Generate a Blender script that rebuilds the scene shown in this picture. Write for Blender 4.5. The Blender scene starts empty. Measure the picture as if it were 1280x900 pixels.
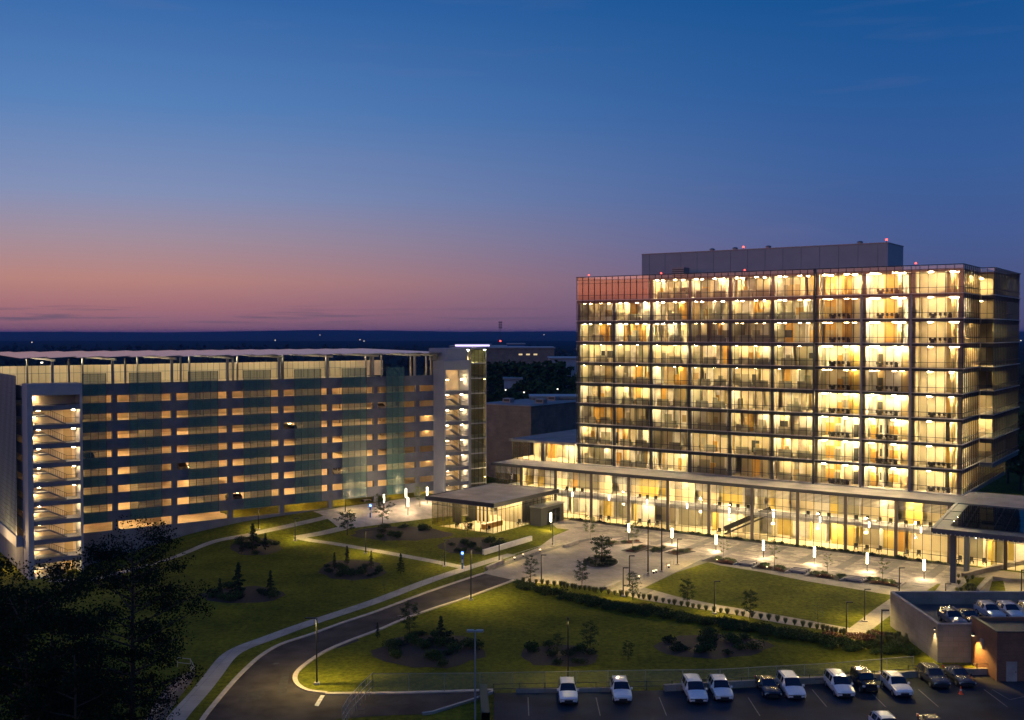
import bpy, math, random
from mathutils import Vector, Matrix
random.seed(7)
R = random.Random(11)
S = bpy.context.scene
COL = S.collection
H = 37.4; F = 1320.0; PITCH = math.atan(33.6/F)

# ------------------------------------------------------------------ basics
def tag(o, label=None, cat=None, group=None, kind=None):
    if label: o['label'] = label
    if cat: o['category'] = cat
    if group: o['group'] = group
    if kind: o['kind'] = kind
    return o
def empty(name, loc, rz=0.0, label=None, cat=None, group=None):
    o = bpy.data.objects.new(name, None); COL.objects.link(o)
    o.location = loc; o.rotation_euler = (0, 0, rz); o.empty_display_size = .3
    return tag(o, label, cat, group)
class MB:
    def __init__(s): s.v = []; s.f = []; s.m = []; s.mats = []
    def mi(s, mat):
        if mat not in s.mats: s.mats.append(mat)
        return s.mats.index(mat)
    def face(s, pts, mat):
        n = len(s.v); s.v += [tuple(p) for p in pts]; s.f.append(tuple(range(n, n+len(pts)))); s.m.append(s.mi(mat))
    def box(s, x0, x1, y0, y1, z0, z1, mat, skip=''):
        if x0 > x1: x0, x1 = x1, x0
        if y0 > y1: y0, y1 = y1, y0
        if z0 > z1: z0, z1 = z1, z0
        n = len(s.v); k = s.mi(mat)
        s.v += [(x0,y0,z0),(x1,y0,z0),(x1,y1,z0),(x0,y1,z0),(x0,y0,z1),(x1,y0,z1),(x1,y1,z1),(x0,y1,z1)]
        for nm, q in (('b',(0,3,2,1)),('t',(4,5,6,7)),('f',(0,1,5,4)),('r',(1,2,6,5)),('k',(2,3,7,6)),('l',(3,0,4,7))):
            if nm in skip: continue
            s.f.append(tuple(n+i for i in q)); s.m.append(k)
    def bar(s, p, q, w, h, mat):            # oriented box from p to q
        p = Vector(p); q = Vector(q); d = (q-p)
        if d.length < 1e-6: return
        d.normalize(); up = Vector((0,0,1)) if abs(d.z) < .95 else Vector((0,1,0))
        a = d.cross(up).normalized()*w/2; b = a.cross(d).normalized()*h/2
        n = len(s.v); k = s.mi(mat)
        for c in (p, q): s.v += [tuple(c-a-b), tuple(c+a-b), tuple(c+a+b), tuple(c-a+b)]
        for f in ((3,2,1,0),(4,5,6,7),(0,1,5,4),(1,2,6,5),(2,3,7,6),(3,0,4,7)):
            s.f.append(tuple(n+i for i in f)); s.m.append(k)
    def tube(s, p, q, r0, r1, mat, n=8, caps=True):
        p = Vector(p); q = Vector(q); d = (q-p).normalized(); up = Vector((0,0,1)) if abs(d.z) < .9 else Vector((1,0,0))
        a = d.cross(up).normalized(); b = d.cross(a).normalized(); st = len(s.v); k = s.mi(mat)
        for c, r in ((p, r0), (q, r1)):
            for i in range(n):
                t = 2*math.pi*i/n; s.v.append(tuple(c + a*math.cos(t)*r + b*math.sin(t)*r))
        for i in range(n):
            j = (i+1) % n; s.f.append((st+i, st+n+i, st+n+j, st+j)); s.m.append(k)
        if caps:
            s.f.append(tuple(st+i for i in range(n))); s.m.append(k)
            s.f.append(tuple(st+2*n-1-i for i in range(n))); s.m.append(k)
    def mesh(s, name):
        me = bpy.data.meshes.new(name); me.from_pydata(s.v, [], s.f)
        for m in s.mats: me.materials.append(m)
        me.polygons.foreach_set('material_index', s.m); me.update(); return me
    def build(s, name, parent=None, loc=None, rz=0.0, label=None, cat=None, group=None, kind=None):
        o = bpy.data.objects.new(name, s.mesh(name)); COL.objects.link(o)
        if parent: o.parent = parent
        if loc is not None: o.location = loc
        o.rotation_euler = (0, 0, rz)
        return tag(o, label, cat, group, kind)
def link(name, me, parent=None, loc=(0,0,0), rz=0.0):
    o = bpy.data.objects.new(name, me); COL.objects.link(o); o.location = loc; o.rotation_euler = (0,0,rz)
    if parent: o.parent = parent
    return o
def dup(root, loc=None, rz=None, label=None, group=None, scale=None, parent=None):
    r = root.copy(); COL.objects.link(r)
    if parent: r.parent = parent
    if loc is not None: r.location = loc
    if rz is not None: r.rotation_euler = (0,0,rz)
    if scale is not None: r.scale = (scale,)*3 if not hasattr(scale,'__len__') else scale
    if label: r['label'] = label
    if group: r['group'] = group
    for c in list(root.children):
        d = c.copy(); COL.objects.link(d); d.parent = r
        for g in list(c.children):
            e = g.copy(); COL.objects.link(e); e.parent = d
    return r
def smooth(a, b, x):
    t = max(0., min(1., (x-a)/(b-a))); return t*t*(3-2*t)

# ------------------------------------------------------------------ materials
MATS = {}
def mat(name, col, rough=.7, metal=0., noise=0., nscale=1., emit=None, estr=0., bump=0., bscale=20., spec=.5, col2=None, detail=4):
    m = bpy.data.materials.new(name); m.use_nodes = True; nt = m.node_tree; b = nt.nodes['Principled BSDF']
    b.inputs['Base Color'].default_value = (*col, 1); b.inputs['Roughness'].default_value = rough; b.inputs['Metallic'].default_value = metal
    b.inputs['Specular IOR Level'].default_value = spec
    L = nt.links
    if noise or col2 or bump:
        tc = nt.nodes.new('ShaderNodeTexCoord')
    if noise or col2:
        n = nt.nodes.new('ShaderNodeTexNoise'); n.inputs['Scale'].default_value = nscale; n.inputs['Detail'].default_value = detail
        L.new(tc.outputs['Object'], n.inputs['Vector'])
        cr = nt.nodes.new('ShaderNodeValToRGB'); cr.color_ramp.elements[0].position = .3; cr.color_ramp.elements[1].position = .7
        c2 = col2 or tuple(c*(1-noise) for c in col)
        cr.color_ramp.elements[0].color = (*c2, 1); cr.color_ramp.elements[1].color = (*(tuple(min(1, c*(1+noise*.6)) for c in col)), 1)
        L.new(n.outputs['Fac'], cr.inputs['Fac']); L.new(cr.outputs['Color'], b.inputs['Base Color'])
    if bump:
        n2 = nt.nodes.new('ShaderNodeTexNoise'); n2.inputs['Scale'].default_value = bscale; L.new(tc.outputs['Object'], n2.inputs['Vector'])
        bp = nt.nodes.new('ShaderNodeBump'); bp.inputs['Strength'].default_value = bump; bp.inputs['Distance'].default_value = .1
        L.new(n2.outputs['Fac'], bp.inputs['Height']); L.new(bp.outputs['Normal'], b.inputs['Normal'])
    if emit:
        b.inputs['Emission Color'].default_value = (*emit, 1); b.inputs['Emission Strength'].default_value = estr
    MATS[name] = m; return m
def brickmat(name, c1, c2, mortar, w, h, ms=.01, rough=.8, vert=False, offset=.5, var=True):
    m = mat(name, c1, rough); nt = m.node_tree; L = nt.links; b = nt.nodes['Principled BSDF']
    tc = nt.nodes.new('ShaderNodeTexCoord'); br = nt.nodes.new('ShaderNodeTexBrick')
    br.offset = offset
    br.inputs['Color1'].default_value = (*c1,1); br.inputs['Color2'].default_value = (*c2,1); br.inputs['Mortar'].default_value = (*mortar,1)
    br.inputs['Scale'].default_value = 1; br.inputs['Brick Width'].default_value = w; br.inputs['Row Height'].default_value = h; br.inputs['Mortar Size'].default_value = ms
    if vert:
        sp = nt.nodes.new('ShaderNodeSeparateXYZ'); cb = nt.nodes.new('ShaderNodeCombineXYZ'); ad = nt.nodes.new('ShaderNodeMath'); ad.operation = 'ADD'
        L.new(tc.outputs['Object'], sp.inputs[0]); L.new(sp.outputs[0], ad.inputs[0]); L.new(sp.outputs[1], ad.inputs[1])
        L.new(ad.outputs[0], cb.inputs[0]); L.new(sp.outputs[2], cb.inputs[1]); L.new(cb.outputs[0], br.inputs['Vector'])
    else: L.new(tc.outputs['Object'], br.inputs['Vector'])
    n = nt.nodes.new('ShaderNodeTexNoise'); n.inputs['Scale'].default_value = .35; n.inputs['Detail'].default_value = 5; L.new(tc.outputs['Object'], n.inputs['Vector'])
    mx = nt.nodes.new('ShaderNodeMix'); mx.data_type = 'RGBA'; mx.blend_type = 'MULTIPLY'; mx.inputs[0].default_value = .6
    cr = nt.nodes.new('ShaderNodeValToRGB'); cr.color_ramp.elements[0].color = (.45,.45,.45,1); cr.color_ramp.elements[0].position=.3; cr.color_ramp.elements[1].position=.65
    L.new(n.outputs['Fac'], cr.inputs['Fac']); L.new(br.outputs['Color'], mx.inputs[6]); L.new(cr.outputs['Color'], mx.inputs[7]); L.new(mx.outputs[2], b.inputs['Base Color'])
    return m
def glassmat(name, tint, refl, fres=.5, rough=.02, scatter=0.0, gcol=(1,1,1), dcol=None):
    m = bpy.data.materials.new(name); m.use_nodes = True; nt = m.node_tree; nt.nodes.clear(); L = nt.links
    out = nt.nodes.new('ShaderNodeOutputMaterial'); tr = nt.nodes.new('ShaderNodeBsdfTransparent'); gl = nt.nodes.new('ShaderNodeBsdfGlossy'); mx = nt.nodes.new('ShaderNodeMixShader')
    tr.inputs[0].default_value = (*tint,1); gl.inputs['Roughness'].default_value = rough; gl.inputs[0].default_value = (*gcol,1)
    lw = nt.nodes.new('ShaderNodeFresnel'); lw.inputs['IOR'].default_value = 1.5
    mm = nt.nodes.new('ShaderNodeMath'); mm.operation = 'MULTIPLY_ADD'; mm.inputs[1].default_value = fres; mm.inputs[2].default_value = refl; mm.use_clamp = True
    L.new(lw.outputs[0], mm.inputs[0]); L.new(mm.outputs[0], mx.inputs[0])
    src = tr
    if scatter:
        df = nt.nodes.new('ShaderNodeBsdfDiffuse'); df.inputs[0].default_value = (*(dcol or tint),1); m2 = nt.nodes.new('ShaderNodeMixShader'); m2.inputs[0].default_value = scatter
        L.new(tr.outputs[0], m2.inputs[1]); L.new(df.outputs[0], m2.inputs[2]); src = m2
    L.new(src.outputs[0], mx.inputs[1]); L.new(gl.outputs[0], mx.inputs[2]); L.new(mx.outputs[0], out.inputs[0])
    MATS[name] = m; return m
def emat(name, col, s):
    m = bpy.data.materials.new(name); m.use_nodes = True; nt = m.node_tree; nt.nodes.clear()
    o = nt.nodes.new('ShaderNodeOutputMaterial'); e = nt.nodes.new('ShaderNodeEmission'); e.inputs[0].default_value = (*col,1); e.inputs[1].default_value = s
    nt.links.new(e.outputs[0], o.inputs[0]); MATS[name] = m; return m

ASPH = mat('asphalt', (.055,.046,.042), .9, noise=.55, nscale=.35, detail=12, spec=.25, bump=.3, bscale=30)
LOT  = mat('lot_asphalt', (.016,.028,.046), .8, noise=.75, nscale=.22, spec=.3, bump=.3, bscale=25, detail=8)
CONC = mat('concrete', (.34,.31,.28), .85, noise=.25, nscale=.8)
KERB = mat('kerb_concrete', (.5,.42,.33), .85, noise=.2, nscale=1.2)
WALK = brickmat('walk_concrete', (.4,.37,.32), (.36,.33,.29), (.2,.18,.16), 1.5, 1.5, .02, offset=0)
PAVE = brickmat('plaza_pavers', (.36,.31,.27), (.27,.235,.21), (.2,.18,.16), .6, .3, .012)
PAVE2 = brickmat('promenade_pavers', (.36,.32,.27), (.15,.135,.125), (.13,.12,.11), 1.5, .75, .02)
DPAVE = mat('dark_pavers', (.12,.11,.105), .8, noise=.3, nscale=.6)
WHITE = mat('white_paint', (.75,.73,.7), .6, noise=.1, nscale=1)
PAINTW = mat('road_paint', (.6,.58,.52), .7, noise=.3, nscale=3)
PAINTL = mat('worn_lot_paint', (.2,.2,.2), .8, noise=.4, nscale=3)
CANB = mat('canopy_steel', (.06,.08,.11), .5, .2)
COLM = mat('brown_column', (.10,.085,.07), .6)
PFLOOR = mat('pale_floor', (.7,.62,.46), .4)
CREAM = mat('cream_wall', (.74,.66,.48), .7)
OCHRE = mat('ochre_wall', (.62,.36,.08), .6)
TANW  = mat('tan_wall', (.5,.38,.2), .6)
GGREY = mat('grey_green_wall', (.36,.34,.26), .7)
DARKI = mat('dark_interior', (.05,.048,.04), .6)
YELW  = mat('yellow_wall', (.75,.58,.16), .6)
REDW  = mat('red_wall', (.6,.08,.05), .6)
CARPET = mat('carpet', (.42,.36,.27), .9)
FRAME = mat('dark_frame', (.05,.055,.055), .5, .2)
FRAMEL = mat('grey_frame', (.28,.29,.3), .4, .6)
SILL = mat('sill_metal', (.5,.5,.52), .35, .5)
SPAND = mat('spandrel_glass', (.10,.135,.15), .35, spec=.4)
LOUV = mat('grey_louvre', (.22,.22,.21), .5, .4)
ROOF = mat('roof_membrane', (.26,.24,.24), .7, noise=.35, nscale=.25, detail=8)
PENT = mat('penthouse_metal', (.34,.35,.37), .5, .2, noise=.08, nscale=.3)
PRECAST = mat('precast_concrete', (.155,.165,.195), .85, noise=.2, nscale=.5)
BLUEC = mat('pier_panel', (.3,.32,.37), .6, noise=.1, nscale=.4)
BLOCK = brickmat('concrete_block', (.32,.285,.24), (.27,.24,.205), (.2,.18,.15), 1.2, .6, .015, vert=True)
BROWN = brickmat('brown_block', (.25,.2,.165), (.2,.165,.14), (.15,.13,.11), 1.2, .6, .01, vert=True)
BRICK = brickmat('red_brick', (.24,.105,.055), (.18,.08,.045), (.22,.17,.13), .45, .16, .012, vert=True)
GCEIL = mat('garage_concrete', (.55,.47,.34), .85, noise=.2, nscale=.4)
GWALL = mat('stair_plaster', (.68,.58,.42), .8, noise=.1, nscale=.5)
POST = mat('dark_post', (.03,.03,.032), .5, .5)
GPOST = mat('galvanised_post', (.3,.36,.4), .45, .5)
RAIL = mat('railing_metal', (.05,.05,.05), .5, .4)
LRAIL = mat('galvanised_rail', (.35,.34,.31), .5, .4)
MULCH = mat('mulch', (.03,.022,.016), .95, noise=.4, nscale=2)
BARK = mat('bark', (.05,.038,.028), .9, noise=.3, nscale=3)
PALEBARK = mat('pale_bark', (.4,.35,.27), .9)
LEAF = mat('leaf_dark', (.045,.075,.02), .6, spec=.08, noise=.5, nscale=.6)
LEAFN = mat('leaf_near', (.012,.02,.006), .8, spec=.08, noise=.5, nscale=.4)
LEAF2 = mat('leaf_fresh', (.10,.14,.03), .6, noise=.4, nscale=.8)
NEEDLE = mat('needle', (.03,.05,.022), .7, spec=.08, noise=.4, nscale=1)
GRASSY = mat('ornamental_grass', (.13,.14,.045), .7, noise=.4, nscale=1)
RUST = mat('rust_planting', (.16,.06,.025), .7, noise=.5, nscale=2)
TIRE = mat('tyre_rubber', (.02,.02,.02), .8)
RIM = mat('alloy', (.4,.4,.42), .3, .8)
CGLASS = mat('car_glass', (.01,.013,.018), .06, spec=.8)
HEADL = mat('headlight_lens', (.6,.62,.65), .1)
TAILL = mat('tail_light', (.35,.02,.02), .3)
BLACKP = mat('black_plastic', (.018,.018,.018), .5)
CONEO = mat('cone_orange', (.8,.1,.02), .5, emit=None)
PHONEB = mat('phone_blue', (.03,.13,.35), .4)
GLASS = glassmat('curtain_glass', (.88,.85,.74), .04, .8)
GLASSR = glassmat('reflective_glass', (.66,.68,.6), .2, .8, gcol=(.95,.9,.9))
GLASSP = glassmat('podium_glass', (.86,.83,.71), .04, .7)
TEAL = glassmat('teal_fritted_glass', (.66,.70,.60), .03, .25, rough=.2, scatter=.42, dcol=(.10,.32,.31))
TEALS = glassmat('teal_side_glass', (.42,.55,.62), .10, .5, rough=.3, scatter=.85)
CANG = glassmat('canopy_glass', (.3,.34,.36), .05, .6)
GREENG = glassmat('green_shaft_glass', (.4,.45,.3), .12, .8)
WIRE = glassmat('chain_link', (.97,.97,.96), .0, .0, scatter=.06)
CEILW = emat('ceiling_light_warm', (1,.74,.37), 400)
CEILB = emat('ceiling_light_bright', (1,.78,.42), 560)
CEILD = emat('ceiling_light_dim', (1,.72,.36), 70)
GARL = emat('garage_light', (1,.60,.25), 115)
STAIRL = emat('stair_light', (1,.66,.31), 170)
LANT = emat('lantern_glow', (1,.86,.58), 11)
PEND = emat('pendant_glow', (1,.9,.7), 10)
BLUEL = emat('blue_beacon', (.05,.12,1), 25)
REDL = emat('red_beacon', (1,.06,.04), 7)
FARW = emat('far_light', (1,.9,.7), 3)
VIOL = emat('far_violet_strip', (.8,.62,1), 2.2)
SPOTW = emat('uplight_lens', (1,.8,.45), 4)

# ------------------------------------------------------------------ camera
cam = bpy.data.objects.new('camera', bpy.data.cameras.new('camera')); COL.objects.link(cam)
cam.location = (0, 0, H); cam.rotation_euler = (math.pi/2-PITCH, 0, 0)
cam.data.sensor_width = 36; cam.data.lens = 36*F/1280; cam.data.clip_start = .5; cam.data.clip_end = 30000
S.camera = cam

# ------------------------------------------------------------------ frames
def unit(a): return Vector((math.cos(a), math.sin(a)))
TU = Vector((.8195,-.573)).normalized(); TWv = Vector((-TU.y, TU.x)); TA = math.atan2(TU.y, TU.x)
T0 = TU*-115.5 + TWv*188.9
def T(x, y, z=0): p = T0 + TU*x + TWv*y; return Vector((p.x, p.y, z))
def Tinv(p): d = Vector((p[0],p[1]))-T0; return d.dot(TU), d.dot(TWv)
GU = Vector((.8227,.5685)).normalized(); GW = Vector((-GU.y, GU.x)); GA = math.atan2(GU.y, GU.x)
def gpx(px, b):                       # px on plane b -> a
    r = (px-640)/F; Y = b/(GU.x-GU.y*r); return Y*(GU.x*r+GU.y)
A0 = gpx(33, 188.9)
G0 = GU*A0 + GW*193.4
def Gf(x, y, z=0): p = G0 + GU*x + GW*y; return Vector((p.x, p.y, z))
def Ginv(X, Y): d = Vector((X,Y))-G0; return d.dot(GU), d.dot(GW)
_b = [(gpx(60,193.4)-A0,-3.6),(gpx(101,193.4)-A0,-3.4),(gpx(236,193.4)-A0,.4),(gpx(300,193.4)-A0,1.6),(gpx(430,193.4)-A0,2.6),(gpx(523,193.4)-A0,3.1)]
def terrain(X, Y):
    if not (-160 < X < 20 and 120 < Y < 330): return 0.
    x, y = Ginv(X, Y); q = -y
    if x <= _b[0][0]: h = _b[0][1]
    elif x >= _b[-1][0]: h = _b[-1][1]
    else:
        for (x0,h0),(x1,h1) in zip(_b,_b[1:]):
            if x0 <= x <= x1: h = h0+(h1-h0)*(x-x0)/(x1-x0); break
    h *= 1-smooth(3, 24 if h < 0 else 19, q)
    h *= 1-smooth(-14, -4, X); h *= smooth(-160,-120,X); h *= 1-smooth(260,330,Y)
    return h
def ray(px, py):
    x = (px-640)/F; u = -(py-450)/F
    return Vector((x, math.cos(PITCH)+u*math.sin(PITCH), -math.sin(PITCH)+u*math.cos(PITCH)))
def G(px, py, z=None):
    d = ray(px, py); zz = 0 if z is None else z
    for _ in range(12 if z is None else 1):
        t = (H-zz)/-d.z; p = d*t
        if z is None: zz = .5*zz+.5*terrain(p.x, p.y)
    return Vector((p.x, p.y, zz if z is None else z))
def zat(py, D):                       # height seen at row py at depth D
    d = ray(640, py); return H + d.z/d.y*D
def catmull(pts, n=6, closed=False):
    P = [Vector(p) for p in pts]; out = []; m = len(P)
    rng = range(m if closed else m-1)
    for i in rng:
        p0 = P[(i-1)%m] if closed or i else P[0]*2-P[1]; p1 = P[i]; p2 = P[(i+1)%m]
        p3 = P[(i+2)%m] if closed or i+2 < m else P[-1]*2-P[-2]
        for k in range(n):
            t = k/n; out.append(.5*((2*p1)+(p2-p0)*t+(2*p0-5*p1+4*p2-p3)*t*t+(3*p1-p0-3*p2+p3)*t**3))
    if not closed: out.append(P[-1])
    return out
def gp(pts, **k): return [G(*p) for p in pts]
def densify(P, step=1.5):
    out = []
    for a, b in zip(P, P[1:]):
        n = max(1, int((b-a).length/step))
        out += [a.lerp(b, i/n) for i in range(n)]
    out.append(P[-1]); return out
def strip(name, P, w, z, m, h=0., **tags):        # ribbon along a ground polyline (h>0: raised with sides)
    mb = MB(); P = densify([Vector((p[0],p[1],0)) for p in P]); rows = []
    for i, p in enumerate(P):
        a = P[max(0,i-1)]; b = P[min(len(P)-1,i+1)]; d = (b-a); d.z = 0; d.normalize(); nrm = Vector((-d.y,d.x,0))
        l = p+nrm*w/2; r = p-nrm*w/2
        rows.append([(l.x,l.y,terrain(l.x,l.y)+z),(r.x,r.y,terrain(r.x,r.y)+z)])
    for A, B in zip(rows, rows[1:]):
        mb.face([A[0],A[1],B[1],B[0]], m)
        if h:
            for k, (s0, s1) in enumerate(((A[0],B[0]),(B[1],A[1]))):
                mb.face([(s0[0],s0[1],s0[2]-h),(s0[0],s0[1],s0[2]),(s1[0],s1[1],s1[2]),(s1[0],s1[1],s1[2]-h)], m)
    return mb.build(name, **tags)
def poly(name, P, z, m, thick=0., **tags):
    import bmesh
    bm = bmesh.new(); vs = [bm.verts.new((p[0],p[1],z)) for p in P]; f = bm.faces.new(vs)
    if f.normal.z < 0 or (f.normal_update() or f.normal.z < 0): f.normal_flip()
    if thick:
        r = bmesh.ops.extrude_face_region(bm, geom=[f]); 
        for v in r['geom']:
            if isinstance(v, bmesh.types.BMVert): v.co.z += thick
    bmesh.ops.triangulate(bm, faces=bm.faces[:], ngon_method='EAR_CLIP')
    me = bpy.data.meshes.new(name); bm.to_mesh(me); bm.free(); me.materials.append(m)
    o = bpy.data.objects.new(name, me); COL.objects.link(o)
    return tag(o, **{ {'label':'label','cat':'cat','group':'group','kind':'kind'}[k]:v for k,v in tags.items()})
def polyT(name, P, z, m, **tags):                # polygon whose texture follows the tower grid
    Q = [Tinv(p) for p in P]; o = poly(name, Q, 0, m, **tags); o.location = (T0.x, T0.y, z); o.rotation_euler = (0,0,TA); return o

def spot(name, loc, e, col, parent=None, size=2.4, blend=.8, target=(0,0,-1), r=.1):
    l = bpy.data.lights.new(name, 'SPOT'); l.energy = e; l.color = col; l.spot_size = size; l.spot_blend = blend; l.shadow_soft_size = r
    o = bpy.data.objects.new(name, l); COL.objects.link(o); o.location = loc
    o.rotation_euler = Vector(target).to_track_quat('-Z','Y').to_euler()
    if parent: o.parent = parent
    return o
def point(name, loc, e, col, parent=None, r=.15):
    l = bpy.data.lights.new(name, 'POINT'); l.energy = e; l.color = col; l.shadow_soft_size = r
    o = bpy.data.objects.new(name, l); COL.objects.link(o); o.location = loc
    if parent: o.parent = parent
    return o

# ------------------------------------------------------------------ world
w = bpy.data.worlds.new('World'); S.world = w; w.use_nodes = True; nt = w.node_tree; nt.nodes.clear(); L = nt.links
def N(t, **k):
    n = nt.nodes.new(t)
    for a, v in k.items(): setattr(n, a, v)
    return n
tc = N('ShaderNodeTexCoord'); sp = N('ShaderNodeSeparateXYZ'); L.new(tc.outputs['Generated'], sp.inputs[0])
def ramp(stops):
    r = N('ShaderNodeValToRGB'); e = r.color_ramp.elements
    for i, (p, c) in enumerate(stops):
        if i < 2: el = e[i]; el.position = p
        else: el = e.new(p)
        el.color = (*[ (x/255/12.92 if x/255<=.04045 else ((x/255+.055)/1.055)**2.4) for x in c], 1)
    return r
el = N('ShaderNodeMath', operation='MULTIPLY'); L.new(sp.outputs[2], el.inputs[0]); el.inputs[1].default_value = 1.0
# z = sin(elevation); frame top is z=.30, horizon 0
Wr = ramp([(0,(138,96,120)),(.022,(168,114,122)),(.048,(188,135,127)),(.085,(164,144,158)),(.125,(132,146,184)),(.2,(88,130,186)),(.3,(50,102,168)),(.6,(36,72,140)),(1,(28,60,125))])
Er = ramp([(0,(84,80,118)),(.04,(78,86,130)),(.085,(70,92,146)),(.15,(56,94,154)),(.22,(38,88,152)),(.3,(16,80,144)),(.6,(26,66,130)),(1,(28,60,125))])
Sr = ramp([(0,(110,70,90)),(.022,(140,84,92)),(.04,(225,112,84)),(.065,(250,130,95)),(.16,(165,140,160)),(.3,(95,120,175)),(.6,(40,75,140)),(1,(28,60,125))])
for i_, c_ in ((2,(2.0,.62,.40)),(3,(1.7,.75,.5))): Sr.color_ramp.elements[i_].color = (*c_,1)
for r in (Wr, Er, Sr): L.new(el.outputs[0], r.inputs['Fac'])
at = N('ShaderNodeMath', operation='ARCTAN2'); L.new(sp.outputs[0], at.inputs[0]); L.new(sp.outputs[1], at.inputs[1])   # azimuth from +Y, left negative
def mr(a, b):
    n = N('ShaderNodeMapRange'); n.interpolation_type = 'SMOOTHSTEP'; n.inputs['From Min'].default_value = a; n.inputs['From Max'].default_value = b; L.new(at.outputs[0], n.inputs['Value']); return n
m1 = mr(.42, -.42); m2 = mr(-1.05, -1.75); m3 = mr(-3.14, -2.4)
def mix(f, a, b):
    n = N('ShaderNodeMix', data_type='RGBA'); L.new(f, n.inputs[0]); L.new(a, n.inputs[6]); L.new(b, n.inputs[7]); return n
x1 = mix(m1.outputs[0], Er.outputs[0], Wr.outputs[0])
mm = N('ShaderNodeMath', operation='MULTIPLY'); L.new(m2.outputs[0], mm.inputs[0]); L.new(m3.outputs[0], mm.inputs[1])
x2 = mix(mm.outputs[0], x1.outputs[2], Sr.outputs[0])
# thin dark streak clouds low on the left + faint wisps
mp = N('ShaderNodeMapping'); mp.inputs['Scale'].default_value = (5, 5, 120); L.new(tc.outputs['Generated'], mp.inputs[0])
cn = N('ShaderNodeTexNoise'); cn.inputs['Scale'].default_value = 1.6; cn.inputs['Detail'].default_value = 6; L.new(mp.outputs[0], cn.inputs['Vector'])
cr = N('ShaderNodeValToRGB'); cr.color_ramp.elements[0].position = .52; cr.color_ramp.elements[1].position = .62; cr.color_ramp.elements[0].color = (0,0,0,1); L.new(cn.outputs['Fac'], cr.inputs['Fac'])
bd = N('ShaderNodeValToRGB'); e = bd.color_ramp.elements; e[0].position = .006; e[0].color = (0,0,0,1); e[1].position = .013; e[1].color = (1,1,1,1); q = e.new(.02); q.color = (.7,.7,.7,1); q = e.new(.028); q.color = (0,0,0,1)
L.new(el.outputs[0], bd.inputs['Fac'])
cm = N('ShaderNodeMath', operation='MULTIPLY'); L.new(cr.outputs[0], cm.inputs[0]); L.new(bd.outputs[0], cm.inputs[1])
cm2 = N('ShaderNodeMath', operation='MULTIPLY'); L.new(cm.outputs[0], cm2.inputs[0]); L.new(m1.outputs[0], cm2.inputs[1])
cm3 = N('ShaderNodeMath', operation='MULTIPLY'); L.new(cm2.outputs[0], cm3.inputs[0]); cm3.inputs[1].default_value = .75
dk = N('ShaderNodeRGB'); dk.outputs[0].default_value = (.10,.09,.15,1)
x3 = mix(cm3.outputs[0], x2.outputs[2], dk.outputs[0])
# wisps
mp2 = N('ShaderNodeMapping'); mp2.inputs['Scale'].default_value = (3, 3, 26); mp2.inputs['Rotation'].default_value = (.0,.12,0); L.new(tc.outputs['Generated'], mp2.inputs[0])
c2 = N('ShaderNodeTexNoise'); c2.inputs['Scale'].default_value = 2; c2.inputs['Detail'].default_value = 5; L.new(mp2.outputs[0], c2.inputs['Vector'])
r2 = N('ShaderNodeValToRGB'); r2.color_ramp.elements[0].position = .58; r2.color_ramp.elements[1].position = .8; r2.color_ramp.elements[0].color=(0,0,0,1); r2.color_ramp.elements[1].color = (.07,.07,.07,1); L.new(c2.outputs['Fac'], r2.inputs['Fac'])
wc = N('ShaderNodeRGB'); wc.outputs[0].default_value = (.30,.24,.36,1)
x4 = mix(r2.outputs[0], x3.outputs[2], wc.outputs[0])
bg = N('ShaderNodeBackground'); bg.inputs[1].default_value = 1.0; wo = N('ShaderNodeOutputWorld')
L.new(x4.outputs[2], bg.inputs[0]); L.new(bg.outputs[0], wo.inputs[0])
# dusk glow of the sky behind the camera, as one broad weak sun
sl = bpy.data.lights.new('sun','SUN'); sl.energy = .26; sl.angle = math.radians(40); sl.color = (.42,.66,1)
so = bpy.data.objects.new('sun', sl); COL.objects.link(so); so.rotation_euler = (math.radians(42), 0, math.radians(-20)); so.location=(0,-20,120)

# ------------------------------------------------------------------ ground
def grid_axis(lo, hi, step, far):
    xs = []; x = lo
    while x <= hi: xs.append(x); x += step
    s = step; x = hi
    up = []
    while x < far: s *= 1.35; x += s; up.append(x)
    s = step; x = lo; dn = []
    while x > -far: s *= 1.35; x -= s; dn.append(x)
    return dn[::-1]+xs+up
gx = grid_axis(-140, 20, 2, 11000); gy = grid_axis(130, 300, 2, 11000)
gy = [y for y in gy if y > -900]
m = mat('grass', (.115,.12,.018), .95, spec=.04); nt2 = m.node_tree; L2 = nt2.links; b = nt2.nodes['Principled BSDF']
t = nt2.nodes.new('ShaderNodeTexCoord')
def gn(sc, det=6):
    n = nt2.nodes.new('ShaderNodeTexNoise'); n.inputs['Scale'].default_value = sc; n.inputs['Detail'].default_value = det; n.inputs['Roughness'].default_value=.65; L2.new(t.outputs['Object'], n.inputs['Vector']); return n
def grp(a, b_, c0, c1):
    r = nt2.nodes.new('ShaderNodeValToRGB'); r.color_ramp.elements[0].position = a; r.color_ramp.elements[1].position = b_; r.color_ramp.elements[0].color = (*c0,1); r.color_ramp.elements[1].color = (*c1,1); return r
n1 = gn(.09); n2 = gn(1.6, 10); ra = grp(.35,.65,(.075,.09,.010),(.165,.17,.016)); rb = grp(.3,.7,(.38,.42,.4),(1.35,1.3,1.2))
L2.new(n1.outputs[0], ra.inputs[0]); L2.new(n2.outputs[0], rb.inputs[0])
mx = nt2.nodes.new('ShaderNodeMix'); mx.data_type='RGBA'; mx.blend_type='MULTIPLY'; mx.inputs[0].default_value=1; L2.new(ra.outputs[0], mx.inputs[6]); L2.new(rb.outputs[0], mx.inputs[7])
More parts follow.
